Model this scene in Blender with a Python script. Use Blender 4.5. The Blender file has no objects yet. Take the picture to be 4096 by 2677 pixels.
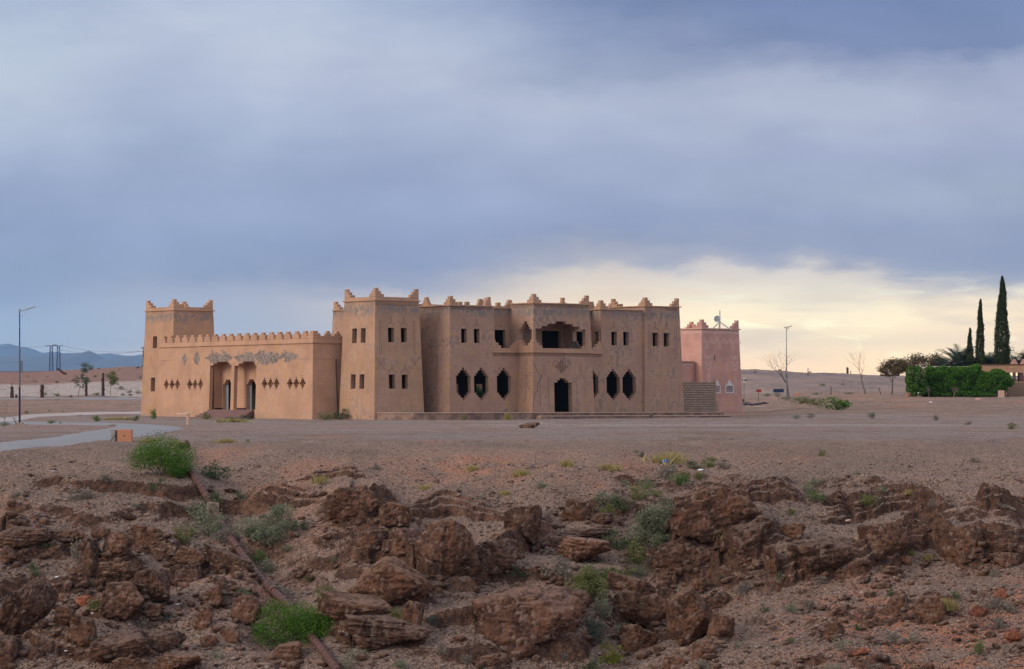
import bpy, math, random
import numpy as np
from math import sin, cos, pi, radians as R
# ------------------------------------------------------------------ camera
F = 11200.0; HC = 1.4; EY = 1610.0
S = bpy.context.scene; C = S.collection
cam = bpy.data.cameras.new('camera'); co = bpy.data.objects.new('camera', cam); C.objects.link(co); S.camera = co
co.location = (0, 0, HC); co.rotation_euler = (pi/2, 0, 0)
cam.sensor_width = 36; cam.lens = F/4096*36; cam.shift_y = (EY-1338.5)/4096; cam.clip_start = 1; cam.clip_end = 80000
S.view_settings.view_transform = 'Standard'; S.view_settings.look = 'None'; S.view_settings.exposure = 0.22; S.view_settings.gamma = 1
S.cycles.max_bounces = 6; S.cycles.diffuse_bounces = 3; S.cycles.volume_bounces = 0; S.cycles.transparent_max_bounces = 6
def lin(c):
    return tuple((v/255/12.92 if v/255 <= .04045 else ((v/255+.055)/1.055)**2.4) for v in c)
# ------------------------------------------------------------------ node helper
class NT:
    def __init__(s, tree): s.t = tree; s.n = tree.nodes; s.l = tree.links
    def node(s, typ, **kw):
        n = s.n.new(typ)
        for k, v in kw.items(): setattr(n, k, v)
        return n
    def put(s, sock, v):
        if v is None: return
        if isinstance(v, bpy.types.NodeSocket): s.l.new(v, sock)
        elif isinstance(v, (tuple, list)):
            d = list(v)
            if sock.type == 'RGBA' and len(d) == 3: d.append(1)
            sock.default_value = d
        else: sock.default_value = v
    def m(s, op, a, b=None, c=None, clamp=False):
        n = s.node('ShaderNodeMath', operation=op, use_clamp=clamp)
        s.put(n.inputs[0], a); s.put(n.inputs[1], b); s.put(n.inputs[2], c); return n.outputs[0]
    def ss(s, v, a, b):          # smooth step
        n = s.node('ShaderNodeMapRange', interpolation_type='SMOOTHSTEP')
        s.put(n.inputs['Value'], v); n.inputs['From Min'].default_value = a; n.inputs['From Max'].default_value = b
        if a > b:
            n.inputs['From Min'].default_value = b; n.inputs['From Max'].default_value = a
            n.inputs['To Min'].default_value = 1; n.inputs['To Max'].default_value = 0
        return n.outputs[0]
    def bell(s, v, c, w):
        return s.m('MULTIPLY', s.ss(v, c-w, c), s.ss(v, c+w, c))
    def mix(s, f, a, b, blend='MIX'):
        n = s.node('ShaderNodeMix', data_type='RGBA', blend_type=blend)
        s.put(n.inputs[0], f); s.put(n.inputs[6], a); s.put(n.inputs[7], b); return n.outputs[2]
    def noise(s, vec, scale, detail=4, rough=.55, out=0, dist=0.0):
        n = s.node('ShaderNodeTexNoise'); s.put(n.inputs['Vector'], vec); n.inputs['Scale'].default_value = scale
        n.inputs['Detail'].default_value = detail; n.inputs['Roughness'].default_value = rough; n.inputs['Distortion'].default_value = dist
        return n.outputs[out]
    def vor(s, vec, scale, feature='F1', out='Distance'):
        n = s.node('ShaderNodeTexVoronoi', feature=feature); s.put(n.inputs['Vector'], vec); n.inputs['Scale'].default_value = scale
        return n.outputs[out]
    def map(s, vec, sc=(1, 1, 1), loc=(0, 0, 0)):
        n = s.node('ShaderNodeMapping'); s.put(n.inputs[0], vec); n.inputs['Scale'].default_value = sc; n.inputs['Location'].default_value = loc
        return n.outputs[0]
    def xyz(s, vec):
        n = s.node('ShaderNodeSeparateXYZ'); s.put(n.inputs[0], vec); return n.outputs
    def comb(s, x, y, z):
        n = s.node('ShaderNodeCombineXYZ'); s.put(n.inputs[0], x); s.put(n.inputs[1], y); s.put(n.inputs[2], z); return n.outputs[0]
    def ramp(s, v, stops, interp='LINEAR'):
        n = s.node('ShaderNodeValToRGB'); r = n.color_ramp; r.interpolation = interp
        while len(r.elements) < len(stops): r.elements.new(.5)
        for e, (p, c) in zip(r.elements, stops): e.position = p; e.color = (*c, 1)
        s.put(n.inputs[0], v); return n.outputs[0]
# ------------------------------------------------------------------ world: broken evening overcast over a clear Nishita sky
SUN_EL, SUN_AZ = 26, -118            # azimuth clockwise from the view direction
w = bpy.data.worlds.new('World'); S.world = w; w.use_nodes = True
T = NT(w.node_tree); T.n.clear()
d = T.node('ShaderNodeTexCoord').outputs['Generated']
x, y, z = T.xyz(d)[:3]
yy = T.m('MAXIMUM', y, .08)
K = F/4096
wz = T.noise(d, 9, 4, .6)
wz2 = T.noise(T.map(d, (1, 1, 3.2)), 45, 5, .6)
sx = T.m('ADD', T.m('MULTIPLY', T.m('DIVIDE', x, yy), K), .5)
sy = T.m('MULTIPLY', T.m('DIVIDE', z, yy), K)
warp = T.m('ADD', T.m('MULTIPLY', T.m('SUBTRACT', wz, .5), .070), T.m('MULTIPLY', T.m('SUBTRACT', wz2, .5), .040))
syw = T.m('ADD', sy, T.m('MULTIPLY', warp, T.ss(sy, .02, .12)))
cols = [
 (0, [(0,(172,188,214)),(210,(191,204,223)),(330,(191,203,221)),(500,(178,190,216)),(720,(155,170,205)),(900,(150,165,201)),(1100,(151,168,200)),(1200,(152,170,206)),(1320,(160,180,212)),(1440,(178,188,210)),(1500,(185,192,210))]),
 (800,[(0,(184,195,220)),(200,(191,201,222)),(400,(181,191,219)),(600,(163,179,209)),(800,(155,168,203)),(1000,(150,165,199)),(1100,(158,169,200)),(1160,(178,180,200)),(1280,(176,182,204)),(1390,(190,192,206)),(1440,(228,208,206))]),
 (1600,[(0,(168,182,213)),(120,(182,193,217)),(300,(190,198,220)),(500,(176,186,215)),(700,(161,173,208)),(900,(152,165,201)),(1060,(150,160,198)),(1150,(172,173,195)),(1230,(222,208,200)),(1320,(205,196,200)),(1450,(232,210,195))]),
 (2400,[(0,(118,136,181)),(180,(146,159,194)),(300,(156,167,197)),(400,(182,190,213)),(560,(174,183,212)),(800,(158,168,201)),(930,(150,159,195)),(980,(168,170,190)),(1060,(200,192,190)),(1110,(248,228,202)),(1300,(252,232,205)),(1480,(246,216,186))]),
 (3200,[(0,(110,129,178)),(160,(122,138,184)),(240,(150,160,195)),(320,(181,188,211)),(450,(185,191,213)),(620,(163,171,202)),(780,(166,176,201)),(900,(155,163,195)),(1030,(163,167,192)),(1080,(190,184,190)),(1125,(250,234,212)),(1240,(255,246,224)),(1370,(240,222,200)),(1500,(251,214,178))]),
 (4096,[(0,(110,131,178)),(150,(117,134,180)),(230,(160,168,198)),(400,(176,181,206)),(600,(160,168,198)),(780,(168,178,198)),(900,(155,163,193)),(1090,(158,163,191)),(1150,(180,174,185)),(1210,(254,236,206)),(1340,(238,214,192)),(1420,(252,230,200)),(1500,(248,220,188))])]
acc = None; px0 = 0
for px, st in cols:
    gr_ = lambda c: tuple(v*.74+(.3*c[0]+.5*c[1]+.2*c[2])*.26+(2 if max(c) < 235 else 0) for v in c)
    stops = [((EY-yp)/EY*.95, lin(gr_(c) if c[2] >= c[0] else c)) for yp, c in reversed(st)]
    r = T.ramp(T.m('DIVIDE', syw, .393/.95), stops)
    if acc is None: acc = r
    else: acc = T.mix(T.ss(T.m('ADD', sx, T.m('MULTIPLY', warp, .8)), px0/4096, px/4096), acc, r)
    px0 = px
# bright ragged cloud edges and grey wisps inside the glow over the horizon
glow = T.m('MULTIPLY', T.ss(sx, .42, .72), T.bell(sy, .075, .07))
vv = T.comb(T.m('MULTIPLY', sx, 5), 0, T.m('MULTIPLY', sy, 30))
w3 = T.noise(vv, 1.6, 7, .62, dist=.6); w4 = T.noise(vv, .9, 4, .5)
acc = T.mix(T.m('MULTIPLY', glow, T.ss(w3, .52, .66)), acc, lin((255, 251, 232)))
acc = T.mix(T.m('MULTIPLY', T.m('MULTIPLY', glow, T.ss(w4, .51, .66)), .62), acc, lin((205, 190, 182)))
soft = T.noise(T.comb(T.m('MULTIPLY', sx, 3), 0, T.m('MULTIPLY', sy, 9)), 1.5, 5, .5)
acc = T.mix(1.0, acc, (.885, .885, .885), 'MULTIPLY')
acc = T.mix(T.ss(sy, .14, .03), acc, T.mix(1.0, acc, T.mix(T.ss(sx, .25, .62), (1.75, 1.68, 1.42), (3.3, 2.85, 1.5)), 'MULTIPLY'))
fine = T.noise(T.comb(T.m('MULTIPLY', sx, 2.6), 0, T.m('MULTIPLY', sy, 7.5)), 2.0, 7, .52, dist=.35)
acc = T.mix(T.m('MULTIPLY', .15, T.ss(sy, .04, .16)), acc, T.mix(T.ss(fine, .25, .75), (.22, .24, .28), (.78, .78, .78)), 'OVERLAY')
acc = T.mix(.2, acc, T.mix(soft, (.1, .13, .2), (.9, .92, .98)), 'OVERLAY')
# the rest of the dome (over and behind the camera): bright broken cloud, warm towards the left
dome_n = T.noise(d, 2.2, 5, .6)
dome = T.mix(dome_n, (.42, .50, .68), (.95, .93, .95))
front = T.m('MULTIPLY', T.ss(y, .15, .55), T.ss(z, .30, .17))
sky = T.node('ShaderNodeTexSky', sky_type='NISHITA'); sky.sun_disc = False
sky.sun_elevation = R(SUN_EL); sky.sun_rotation = R(SUN_AZ); sky.dust_density = 3
nb = T.mix(1.0, sky.outputs[0], (.1, .1, .1), 'MULTIPLY')
dome = T.mix(.85, nb, dome)
full = T.mix(front, dome, acc)
full = T.mix(T.ss(z, -.01, -.05), full, (.16, .12, .10))
bg = T.node('ShaderNodeBackground'); T.put(bg.inputs[0], full); bg.inputs[1].default_value = 1.0
wo = T.node('ShaderNodeOutputWorld'); T.l.new(bg.outputs[0], wo.inputs[0])
sl = bpy.data.lights.new('sun', 'SUN'); so = bpy.data.objects.new('sun', sl); C.objects.link(so)
sl.energy = 1.45; sl.angle = R(28); sl.color = (1, .86, .68)
so.rotation_euler = (R(90-SUN_EL), 0, pi-R(SUN_AZ))
# ------------------------------------------------------------------ scene helpers
def tag(o, label=None, cat=None, group=None, kind=None):
    if label: o['label'] = label
    if cat: o['category'] = cat
    if group: o['group'] = group
    if kind: o['kind'] = kind
    return o
def empty(name, loc=(0, 0, 0), rz=0):
    o = bpy.data.objects.new(name, None); C.objects.link(o); o.location = loc; o.rotation_euler = (0, 0, rz); o.empty_display_size = .3; return o
def mesh_np(name, V, Fq, mat, parent=None, smooth=False, loc=None):
    V = np.asarray(V, np.float32).reshape(-1, 3); Fq = np.asarray(Fq, np.int32); k = Fq.shape[1]
    me = bpy.data.meshes.new(name); me.vertices.add(len(V)); me.vertices.foreach_set('co', V.ravel())
    me.loops.add(Fq.size); me.loops.foreach_set('vertex_index', Fq.ravel())
    me.polygons.add(len(Fq)); me.polygons.foreach_set('loop_start', np.arange(0, Fq.size, k, dtype=np.int32))
    if smooth: me.polygons.foreach_set('use_smooth', np.ones(len(Fq), bool))
    me.update(calc_edges=True); me.materials.append(mat)
    o = bpy.data.objects.new(name, me); C.objects.link(o)
    if parent: o.parent = parent
    if loc is not None: o.location = loc
    return o
class MB:
    def __init__(s): s.v = []; s.f = []
    def add(s, vs, fs):
        b = len(s.v); s.v += [tuple(p) for p in vs]; s.f += [tuple(b+i for i in q) for q in fs]
    def box(s, a, b):
        x0, y0, z0 = a; x1, y1, z1 = b
        s.add([(x0,y0,z0),(x1,y0,z0),(x1,y1,z0),(x0,y1,z0),(x0,y0,z1),(x1,y0,z1),(x1,y1,z1),(x0,y1,z1)],
              [(0,3,2,1),(4,5,6,7),(0,1,5,4),(1,2,6,5),(2,3,7,6),(3,0,4,7)])
    def obox(s, o, ax, ay, az):   # corner + three edge vectors
        o, ax, ay, az = map(np.array, (o, ax, ay, az))
        p = [o, o+ax, o+ax+ay, o+ay]; p += [q+az for q in p]
        s.add(p, [(0,3,2,1),(4,5,6,7),(0,1,5,4),(1,2,6,5),(2,3,7,6),(3,0,4,7)])
    def prism(s, pts, z0, z1):
        n = len(pts); s.add([(p[0], p[1], z0) for p in pts]+[(p[0], p[1], z1) for p in pts],
                            [tuple(range(n-1, -1, -1)), tuple(range(n, 2*n))]+[(i, (i+1) % n, n+(i+1) % n, n+i) for i in range(n)])
    def tube(s, p0, p1, r0, r1=None, seg=8):
        r1 = r0 if r1 is None else r1; p0 = np.array(p0, float); p1 = np.array(p1, float); a = p1-p0; L = np.linalg.norm(a)
        if L < 1e-6: return
        a /= L; h = np.array((0, 0, 1.)) if abs(a[2]) < .9 else np.array((1., 0, 0)); u = np.cross(a, h); u /= np.linalg.norm(u); q = np.cross(a, u)
        vs = [p+r*(cos(2*pi*i/seg)*u+sin(2*pi*i/seg)*q) for p, r in ((p0, r0), (p1, r1)) for i in range(seg)]
        s.add(vs, [(i, (i+1) % seg, seg+(i+1) % seg, seg+i) for i in range(seg)]+[tuple(range(seg-1, -1, -1)), tuple(range(seg, 2*seg))])
    def path(s, pts, rs, seg=7):
        for i in range(len(pts)-1): s.tube(pts[i], pts[i+1], rs[i], rs[i+1], seg)
    def build(s, name, mat, parent=None, smooth=False, bevel=0):
        me = bpy.data.meshes.new(name); me.from_pydata([tuple(map(float, p)) for p in s.v], [], s.f); me.update()
        if smooth: me.polygons.foreach_set('use_smooth', [True]*len(me.polygons))
        me.materials.append(mat); o = bpy.data.objects.new(name, me); C.objects.link(o)
        if parent: o.parent = parent
        if bevel:
            m = o.modifiers.new('bevel', 'BEVEL'); m.width = bevel; m.segments = 2; m.limit_method = 'ANGLE'
        return o
def vn(x, y, seed=0):
    xi = np.floor(x).astype(np.int64); yi = np.floor(y).astype(np.int64); fx = x-xi; fy = y-yi
    fx = fx*fx*fx*(fx*(fx*6-15)+10); fy = fy*fy*fy*(fy*(fy*6-15)+10)
    def h(a, b):
        n = (a*374761393+b*668265263+seed*1442695041) & 0xffffffff; n = ((n ^ (n >> 13))*1274126177) & 0xffffffff; n ^= n >> 16
        return (n & 0xffff)/65535.0
    return (h(xi, yi)*(1-fx)+h(xi+1, yi)*fx)*(1-fy)+(h(xi, yi+1)*(1-fx)+h(xi+1, yi+1)*fx)*fy
def fbm(x, y, oct=4, seed=0, ridged=False, g=.5):
    a = 1; t = 0; n = 0
    for i in range(oct):
        v = vn(x, y, seed+i*17); v = 1-abs(2*v-1) if ridged else v
        t = t+a*v; n += a; a *= g; x = x*2.03+11.3; y = y*2.03+5.7
    return t/n
# ------------------------------------------------------------------ materials
def mat(name, build, rough=.9, spec=.2):
    m = bpy.data.materials.new(name); m.use_nodes = True; t = NT(m.node_tree); b = m.node_tree.nodes['Principled BSDF']
    b.inputs['Roughness'].default_value = rough; b.inputs['Specular IOR Level'].default_value = spec
    r = build(t, b); 
    if r is not None: t.put(b.inputs['Base Color'], r)
    return m
def bump(t, b, h, dist, strength=1.0):
    n = t.node('ShaderNodeBump'); n.inputs['Distance'].default_value = dist; n.inputs['Strength'].default_value = strength
    t.put(n.inputs['Height'], h); t.l.new(n.outputs[0], b.inputs['Normal'])
def pos(t): return t.node('ShaderNodeNewGeometry').outputs['Position']
def obj(t): return t.node('ShaderNodeTexCoord').outputs['Object']
def simple(name, c, var=.25, scale=3, rough=.85, bd=0):
    def f(t, b):
        p = obj(t); n = t.noise(p, scale, 5, .6)
        if bd: bump(t, b, t.noise(p, scale*6, 4), bd)
        return t.mix(n, tuple(v*(1-var) for v in c), tuple(min(1, v*(1+var)) for v in c))
    return mat(name, f, rough)
def plaster(name, c, grey, stain=.5, extra=None):
    def f(t, b):
        p = obj(t); X, Y, Z = t.xyz(p)[:3]
        n1 = t.noise(p, .55, 5, .62); n2 = t.noise(p, 2.6, 6, .65); n3 = t.noise(t.map(p, (3, 3, .5)), 1.1, 4, .6); fine = t.noise(p, 38, 3, .7)
        col = t.mix(t.ss(n1, .32, .7), tuple(v*.86 for v in c), tuple(min(1, v*1.14) for v in c))
        yel = (min(1, c[0]*1.1), c[1]*1.08, c[2]*.78)
        col = t.mix(t.m('MULTIPLY', t.ss(t.noise(t.map(p, (1, 1, 1), (31, 7, 3)), .8, 4, .6), .5, .7), .55), col, yel)
        col = t.mix(t.m('MULTIPLY', t.ss(n3, .5, .75), .35*stain), col, tuple(v*.62 for v in c))
        g = t.m('MULTIPLY', t.ss(t.m('ADD', n2, t.m('MULTIPLY', t.m('SUBTRACT', n1, .5), .9)), .50, .74), stain)
        col = t.mix(g, col, grey)
        stk = t.noise(t.map(p, (5, 5, .22)), 1.0, 5, .6); col = t.mix(t.m('MULTIPLY', t.m('MULTIPLY', t.ss(stk, .55, .72), t.ss(n1, .35, .6)), .42*stain+.08), col, tuple(v*.55 for v in grey))
    # rain-washed band just under the cornices, damp grey foot
        ft = t.m('MULTIPLY', t.ss(Z, 1.0, .2), t.ss(n2, .42, .62)); col = t.mix(t.m('MULTIPLY', ft, .55*stain+.15), col, grey)
        if extra: col = extra(t, p, X, Y, Z, n1, n2, col)
        # fine cracks in the render
        cr = t.vor(t.map(p, (1, 1, 1)), .55, 'DISTANCE_TO_EDGE'); crm = t.m('MULTIPLY', t.ss(t.m('ADD', cr, t.m('MULTIPLY', n2, .05)), .036, .026), t.ss(n1, .5, .62))
        col = t.mix(t.m('MULTIPLY', crm, .22), col, tuple(v*.35 for v in c))
        col = t.mix(.22, col, t.mix(fine, (.15, .15, .15), (.85, .85, .85)), 'OVERLAY')
        bump(t, b, t.m('ADD', t.m('MULTIPLY', fine, .4), n2), .035)
        return col
    return mat(name, f, .95, .1)
def wing_extra(t, p, X, Y, Z, n1, n2, col):
    # cement patches over the entrance: shape of their own, on the plaster
    prof = t.m('ADD', t.m('ADD', t.bell(Y, 20.0, 2.6), t.bell(Y, 16.0, 1.8)), t.m('ADD', t.m('MULTIPLY', t.bell(Y, 12.8, 3.6), 1.0), t.m('ADD', t.m('MULTIPLY', t.bell(Y, 9.3, 2.0), .5), t.m('ADD', t.m('MULTIPLY', t.bell(Y, 23.6, .7), .75), t.m('MULTIPLY', t.bell(Y, 25.6, .6), .55)))))
    prof = t.m('MINIMUM', t.m('MULTIPLY', prof, 1.7), .95)
    hgt = t.m('ABSOLUTE', t.m('SUBTRACT', Z, t.m('ADD', 5.16, t.m('MULTIPLY', t.m('SUBTRACT', n1, .5), .5))))
    wob = t.m('ADD', t.noise(p, 1.3, 4, .6), t.m('MULTIPLY', t.m('SUBTRACT', t.noise(p, 4.5, 6, .7), .5), .55))
    msk = t.m('SUBTRACT', t.m('MULTIPLY', prof, t.m('SUBTRACT', t.m('MULTIPLY', wob, 1.7), .38)), t.m('MULTIPLY', hgt, 1.0))
    m = t.m('MULTIPLY', t.ss(msk, -.02, .08), t.ss(X, -1.9, -2.0))
    cell = t.noise(p, 5, 6, .7)
    col = t.mix(t.m('MULTIPLY', m, .9), col, t.mix(t.ss(cell, .3, .68), (.075, .065, .065), (.34, .28, .25)))
    return col
def tower_extra(t, p, X, Y, Z, n1, n2, col):
    band = t.m('MULTIPLY', t.bell(t.m('ADD', Z, t.m('MULTIPLY', n1, .9)), 9.35, .75), t.ss(n2, .36, .56))
    return t.mix(t.m('MULTIPLY', band, .8), col, (.20, .185, .175))
M = {}
M['wall'] = plaster('faded_clay_plaster', (.415, .258, .190), (.19, .155, .143), .66, tower_extra)
M['wing'] = plaster('orange_clay_plaster', (.505, .296, .200), (.30, .24, .2), .25, wing_extra)
M['left_tower'] = plaster('ochre_clay_plaster', (.47, .275, .178), (.26, .225, .21), .45, tower_extra)
M['corner'] = plaster('corner_clay_plaster', (.45, .275, .190), (.22, .185, .17), .5, tower_extra)
M['pink'] = plaster('pink_plaster', (.53, .295, .25), (.42, .25, .21), .15)
M['trim'] = plaster('cornice_plaster', (.46, .275, .188), (.24, .19, .165), .35)
M['pinktrim'] = simple('pale_pink_trim', (.56, .36, .28), .12)
M['groove'] = simple('incised_line', (.115, .068, .05), .2)
M['whiteline'] = simple('pale_painted_line', (.68, .52, .46), .15)
M['coping'] = simple('pale_worn_edge', (.56, .39, .31), .22, 2)
M['white'] = simple('white_paint', (.62, .57, .55), .1)
M['dark'] = simple('dark_interior', (.03, .025, .025), .2)
M['inner'] = plaster('bare_inner_plaster', (.21, .155, .135), (.12, .1, .1), .6)
M['purple'] = simple('purple_curtain', (.12, .03, .09), .3)
M['door'] = simple('pale_blue_grey_metal', (.30, .35, .38), .15, rough=.5)
M['steps'] = simple('purple_brown_tiles', (.20, .115, .11), .3, 6)
M['skirt'] = simple('dark_red_skirting', (.07, .028, .03), .3)
def terr(t, b):
    p = obj(t); n = t.noise(p, 1.3, 6, .65); n2 = t.noise(p, .5, 4); bump(t, b, n, .08)
    return t.mix(t.ss(n, .35, .7), (.17, .11, .09), t.mix(n2, (.42, .25, .18), (.36, .25, .2)))
M['terrace'] = mat('worn_concrete_edge', terr)
def blocks(t, b):
    p = obj(t); br = t.node('ShaderNodeTexBrick'); X, Y, Z = t.xyz(p)[:3]
    t.put(br.inputs['Vector'], t.comb(X, Z, 0)); br.inputs['Scale'].default_value = 1
    br.inputs['Brick Width'].default_value = .34; br.inputs['Row Height'].default_value = .205; br.inputs['Mortar Size'].default_value = .026; br.inputs['Mortar Smooth'].default_value = .3
    br.inputs['Color1'].default_value = (.40, .29, .22, 1); br.inputs['Color2'].default_value = (.31, .22, .175, 1); br.inputs['Mortar'].default_value = (.14, .09, .075, 1)
    n = t.noise(p, 7, 5, .65); bump(t, b, t.m('ADD', t.m('MULTIPLY', br.outputs['Fac'], -1), t.m('MULTIPLY', n, .5)), .04)
    return t.mix(.3, br.outputs[0], t.mix(n, (.1, .1, .1), (.9, .9, .9)), 'OVERLAY')
M['block'] = mat('concrete_blocks', blocks)
M['concrete'] = simple('rough_concrete', (.30, .22, .175), .25, 3, bd=.02)
M['orangebox'] = simple('terracotta_paint', (.50, .22, .13), .12, 4)
M['greybox'] = simple('bare_cement', (.30, .28, .27), .2, 4)
M['indoor_shade'] = simple('shade_black_inner_plaster', (.045, .036, .033), .3)  # near-black: the darkness inside the rooms is put into the wall colour
M['benchtop'] = simple('pale_bench_slab', (.66, .50, .43), .1)
M['rust'] = simple('rusty_pipe', (.115, .058, .05), .35, 3, .6, .01)
M['navy'] = simple('navy_paint', (.018, .025, .075), .2, rough=.45)
M['bluepaint'] = simple('blue_paint', (.02, .05, .30), .2, rough=.45)
M['steel'] = simple('galvanised_steel', (.36, .37, .38), .15, rough=.45)
M['greypole'] = simple('grey_blue_steel', (.12, .13, .15), .15, rough=.5)
M['dish'] = simple('pale_dish', (.45, .5, .58), .08, rough=.4)
M['signred'] = simple('red_sign_paint', (.30, .03, .02), .15)
M['signblue'] = simple('dark_blue_sign_paint', (.02, .035, .08), .15)
M['black'] = simple('black_plastic', (.012, .012, .016), .2, rough=.5)
M['bag'] = simple('blue_plastic', (.01, .16, .62), .15, rough=.4)
M['litter'] = simple('white_litter', (.7, .72, .72), .1, rough=.5)
M['bark'] = simple('grey_brown_bark', (.13, .095, .075), .3, 8)
M['twig'] = simple('dry_twigs', (.17, .135, .125), .3, 8)
M['palmtrunk'] = simple('dead_palm_trunk', (.075, .042, .033), .4, 6, bd=.06)
M['reed'] = simple('reed_screen', (.22, .15, .11), .3, 9)
def leafm(name, c1, c2, trans=.25):
    m = bpy.data.materials.new(name); m.use_nodes = True; t = NT(m.node_tree); b = m.node_tree.nodes['Principled BSDF']
    g = t.node('ShaderNodeNewGeometry'); r = g.outputs['Random Per Island']
    n = t.noise(obj(t), 2.2, 3)
    col = t.mix(t.m('MULTIPLY_ADD', r, .6, t.m('MULTIPLY', n, .4)), c1, c2)
    t.put(b.inputs['Base Color'], col); b.inputs['Roughness'].default_value = .7; b.inputs['Specular IOR Level'].default_value = .2
    tr = t.node('ShaderNodeBsdfTranslucent'); t.put(tr.inputs[0], col); mx = t.node('ShaderNodeMixShader'); mx.inputs[0].default_value = trans
    t.l.new(b.outputs[0], mx.inputs[1]); t.l.new(tr.outputs[0], mx.inputs[2]); t.l.new(mx.outputs[0], t.n['Material Output'].inputs[0]); return m
LM = dict(green=leafm('bright_leaves', (.028, .080, .008), (.125, .25, .03)), sage=leafm('grey_green_leaves', (.11, .13, .075), (.29, .31, .21)),
          dark=leafm('dark_green_leaves', (.045, .07, .035), (.12, .155, .075)), dry=leafm('dry_grey_twigs', (.13, .11, .095), (.33, .28, .235)),
          olive=leafm('olive_leaves', (.08, .10, .03), (.24, .25, .085)), straw=leafm('straw_grass', (.24, .19, .07), (.48, .40, .16)),
          yellow=leafm('yellow_green_leaves', (.09, .11, .015), (.24, .26, .045)), pale=leafm('pale_grey_leaves', (.20, .19, .14), (.36, .33, .25)),
          blue=leafm('blue_green_leaves', (.06, .085, .07), (.15, .19, .15)), hedge=leafm('vine_leaves', (.028, .085, .008), (.13, .29, .03), .3),
          cypress=leafm('cypress_leaves', (.016, .028, .010), (.055, .075, .022), .1), palm=leafm('palm_leaves', (.025, .045, .035), (.085, .12, .095), .15),
          moss=leafm('muted_green_leaves', (.06, .10, .028), (.17, .23, .075)), euc=leafm('backlit_leaves', (.09, .065, .035), (.22, .16, .08), .5), indoor=leafm('courtyard_palm_leaves', (.02, .07, .03), (.06, .16, .06), .3))
# ------------------------------------------------------------------ terrain
TPX = np.array([-4000, 0, 560, 1400, 2200, 2800, 3000, 3300, 3640, 4096, 8000.])
ROWS = {250:[1663,1663,1663,1663,1663,1664,1664,1655,1655,1655,1655], 280:[1648,1648,1648,1650,1650,1650,1648,1632,1625,1625,1625],
 324:[1632,1632,1632,1632,1630,1625,1612,1587,1585,1585,1585], 400:[1600,1600,1598,1600,1600,1590,1575,1563,1568,1568,1568],
 430:[1592,1592,1588,1590,1590,1580,1566,1557,1562,1562,1562], 500:[1570,1570,1562,1565,1565,1555,1548,1545,1549,1551,1551], 600:[1540,1540,1530,1530,1530,1530,1520,1525,1535,1539,1539],
 700:[1515,1515,1495,1500,1500,1508,1492,1508,1522,1529,1529], 800:[1500,1500,1469,1480,1490,1489,1480,1494,1513,1519,1519], 1000:[1494,1494,1474,1480,1490,1489,1484,1498,1508,1512,1512],
 2000:[1488,1488,1486,1486,1494,1499,1498,1499,1504,1507,1507], 8000:[1484,1484,1484,1484,1494,1502,1502,1502,1503,1505,1505], 40000:[1484,1484,1484,1484,1494,1502,1502,1502,1503,1505,1505]}
TZ = [106, 224]+list(ROWS); TT = [[0]*11, [0]*11]+[[HC+(EY-v)/F*Z for v in r] for Z, r in ROWS.items()]
TZ = np.array(TZ, float); TT = np.array(TT)
PZ = np.array([-60, 0, 8, 20, 40, 58, 66, 70, 75, 80, 85, 90, 95, 100, 106, 116.]); PH = np.array([-.2, -.2, -.3, -2.5, -6, -8.2, -7.9, -7.0, -5.75, -4.3, -2.9, -1.7, -.8, -.28, -.05, 0])
def sst(x, a, b): t = np.clip((x-a)/(b-a), 0, 1); return t*t*(3-2*t)
LEDGES = []                          # rock steps of the slope: (xs, zs, height, run behind)
def ledge_h(X, Z):
    t = np.zeros_like(Z)
    if not LEDGES: return t
    wob = (fbm(X*.9, Z*.0+3, 4, 91)-.5)*1.5+(fbm(X*2.6, Z*.5, 3, 95, True)-.5)*.5; am = .55+.9*fbm(X*.55, Z*.12, 3, 97)
    for xs, zs, A, D in LEDGES:
        zl = np.interp(X, xs, zs)+wob; e = sst(X, xs[0]-.4, xs[0]+.8)*(1-sst(X, xs[-1]-.8, xs[-1]+.4)); d = Z-zl
        crack = 1-.75*np.exp(-((vn(X*.75+zs[0], X*0, 99)-.5)/.035)**2)
        t = t+A*am*e*crack*(.45*sst(d, 0, .16)+.25*sst(d, .3, .42)+.3*sst(d, .55, .75))*np.exp(-np.maximum(d-.6, 0)/D)+A*e*.16*(fbm(X*2.2, Z*2.2, 4, 103, True, .6)-.5)*np.exp(-np.abs(d-.4)/.7)
    return t
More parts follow.
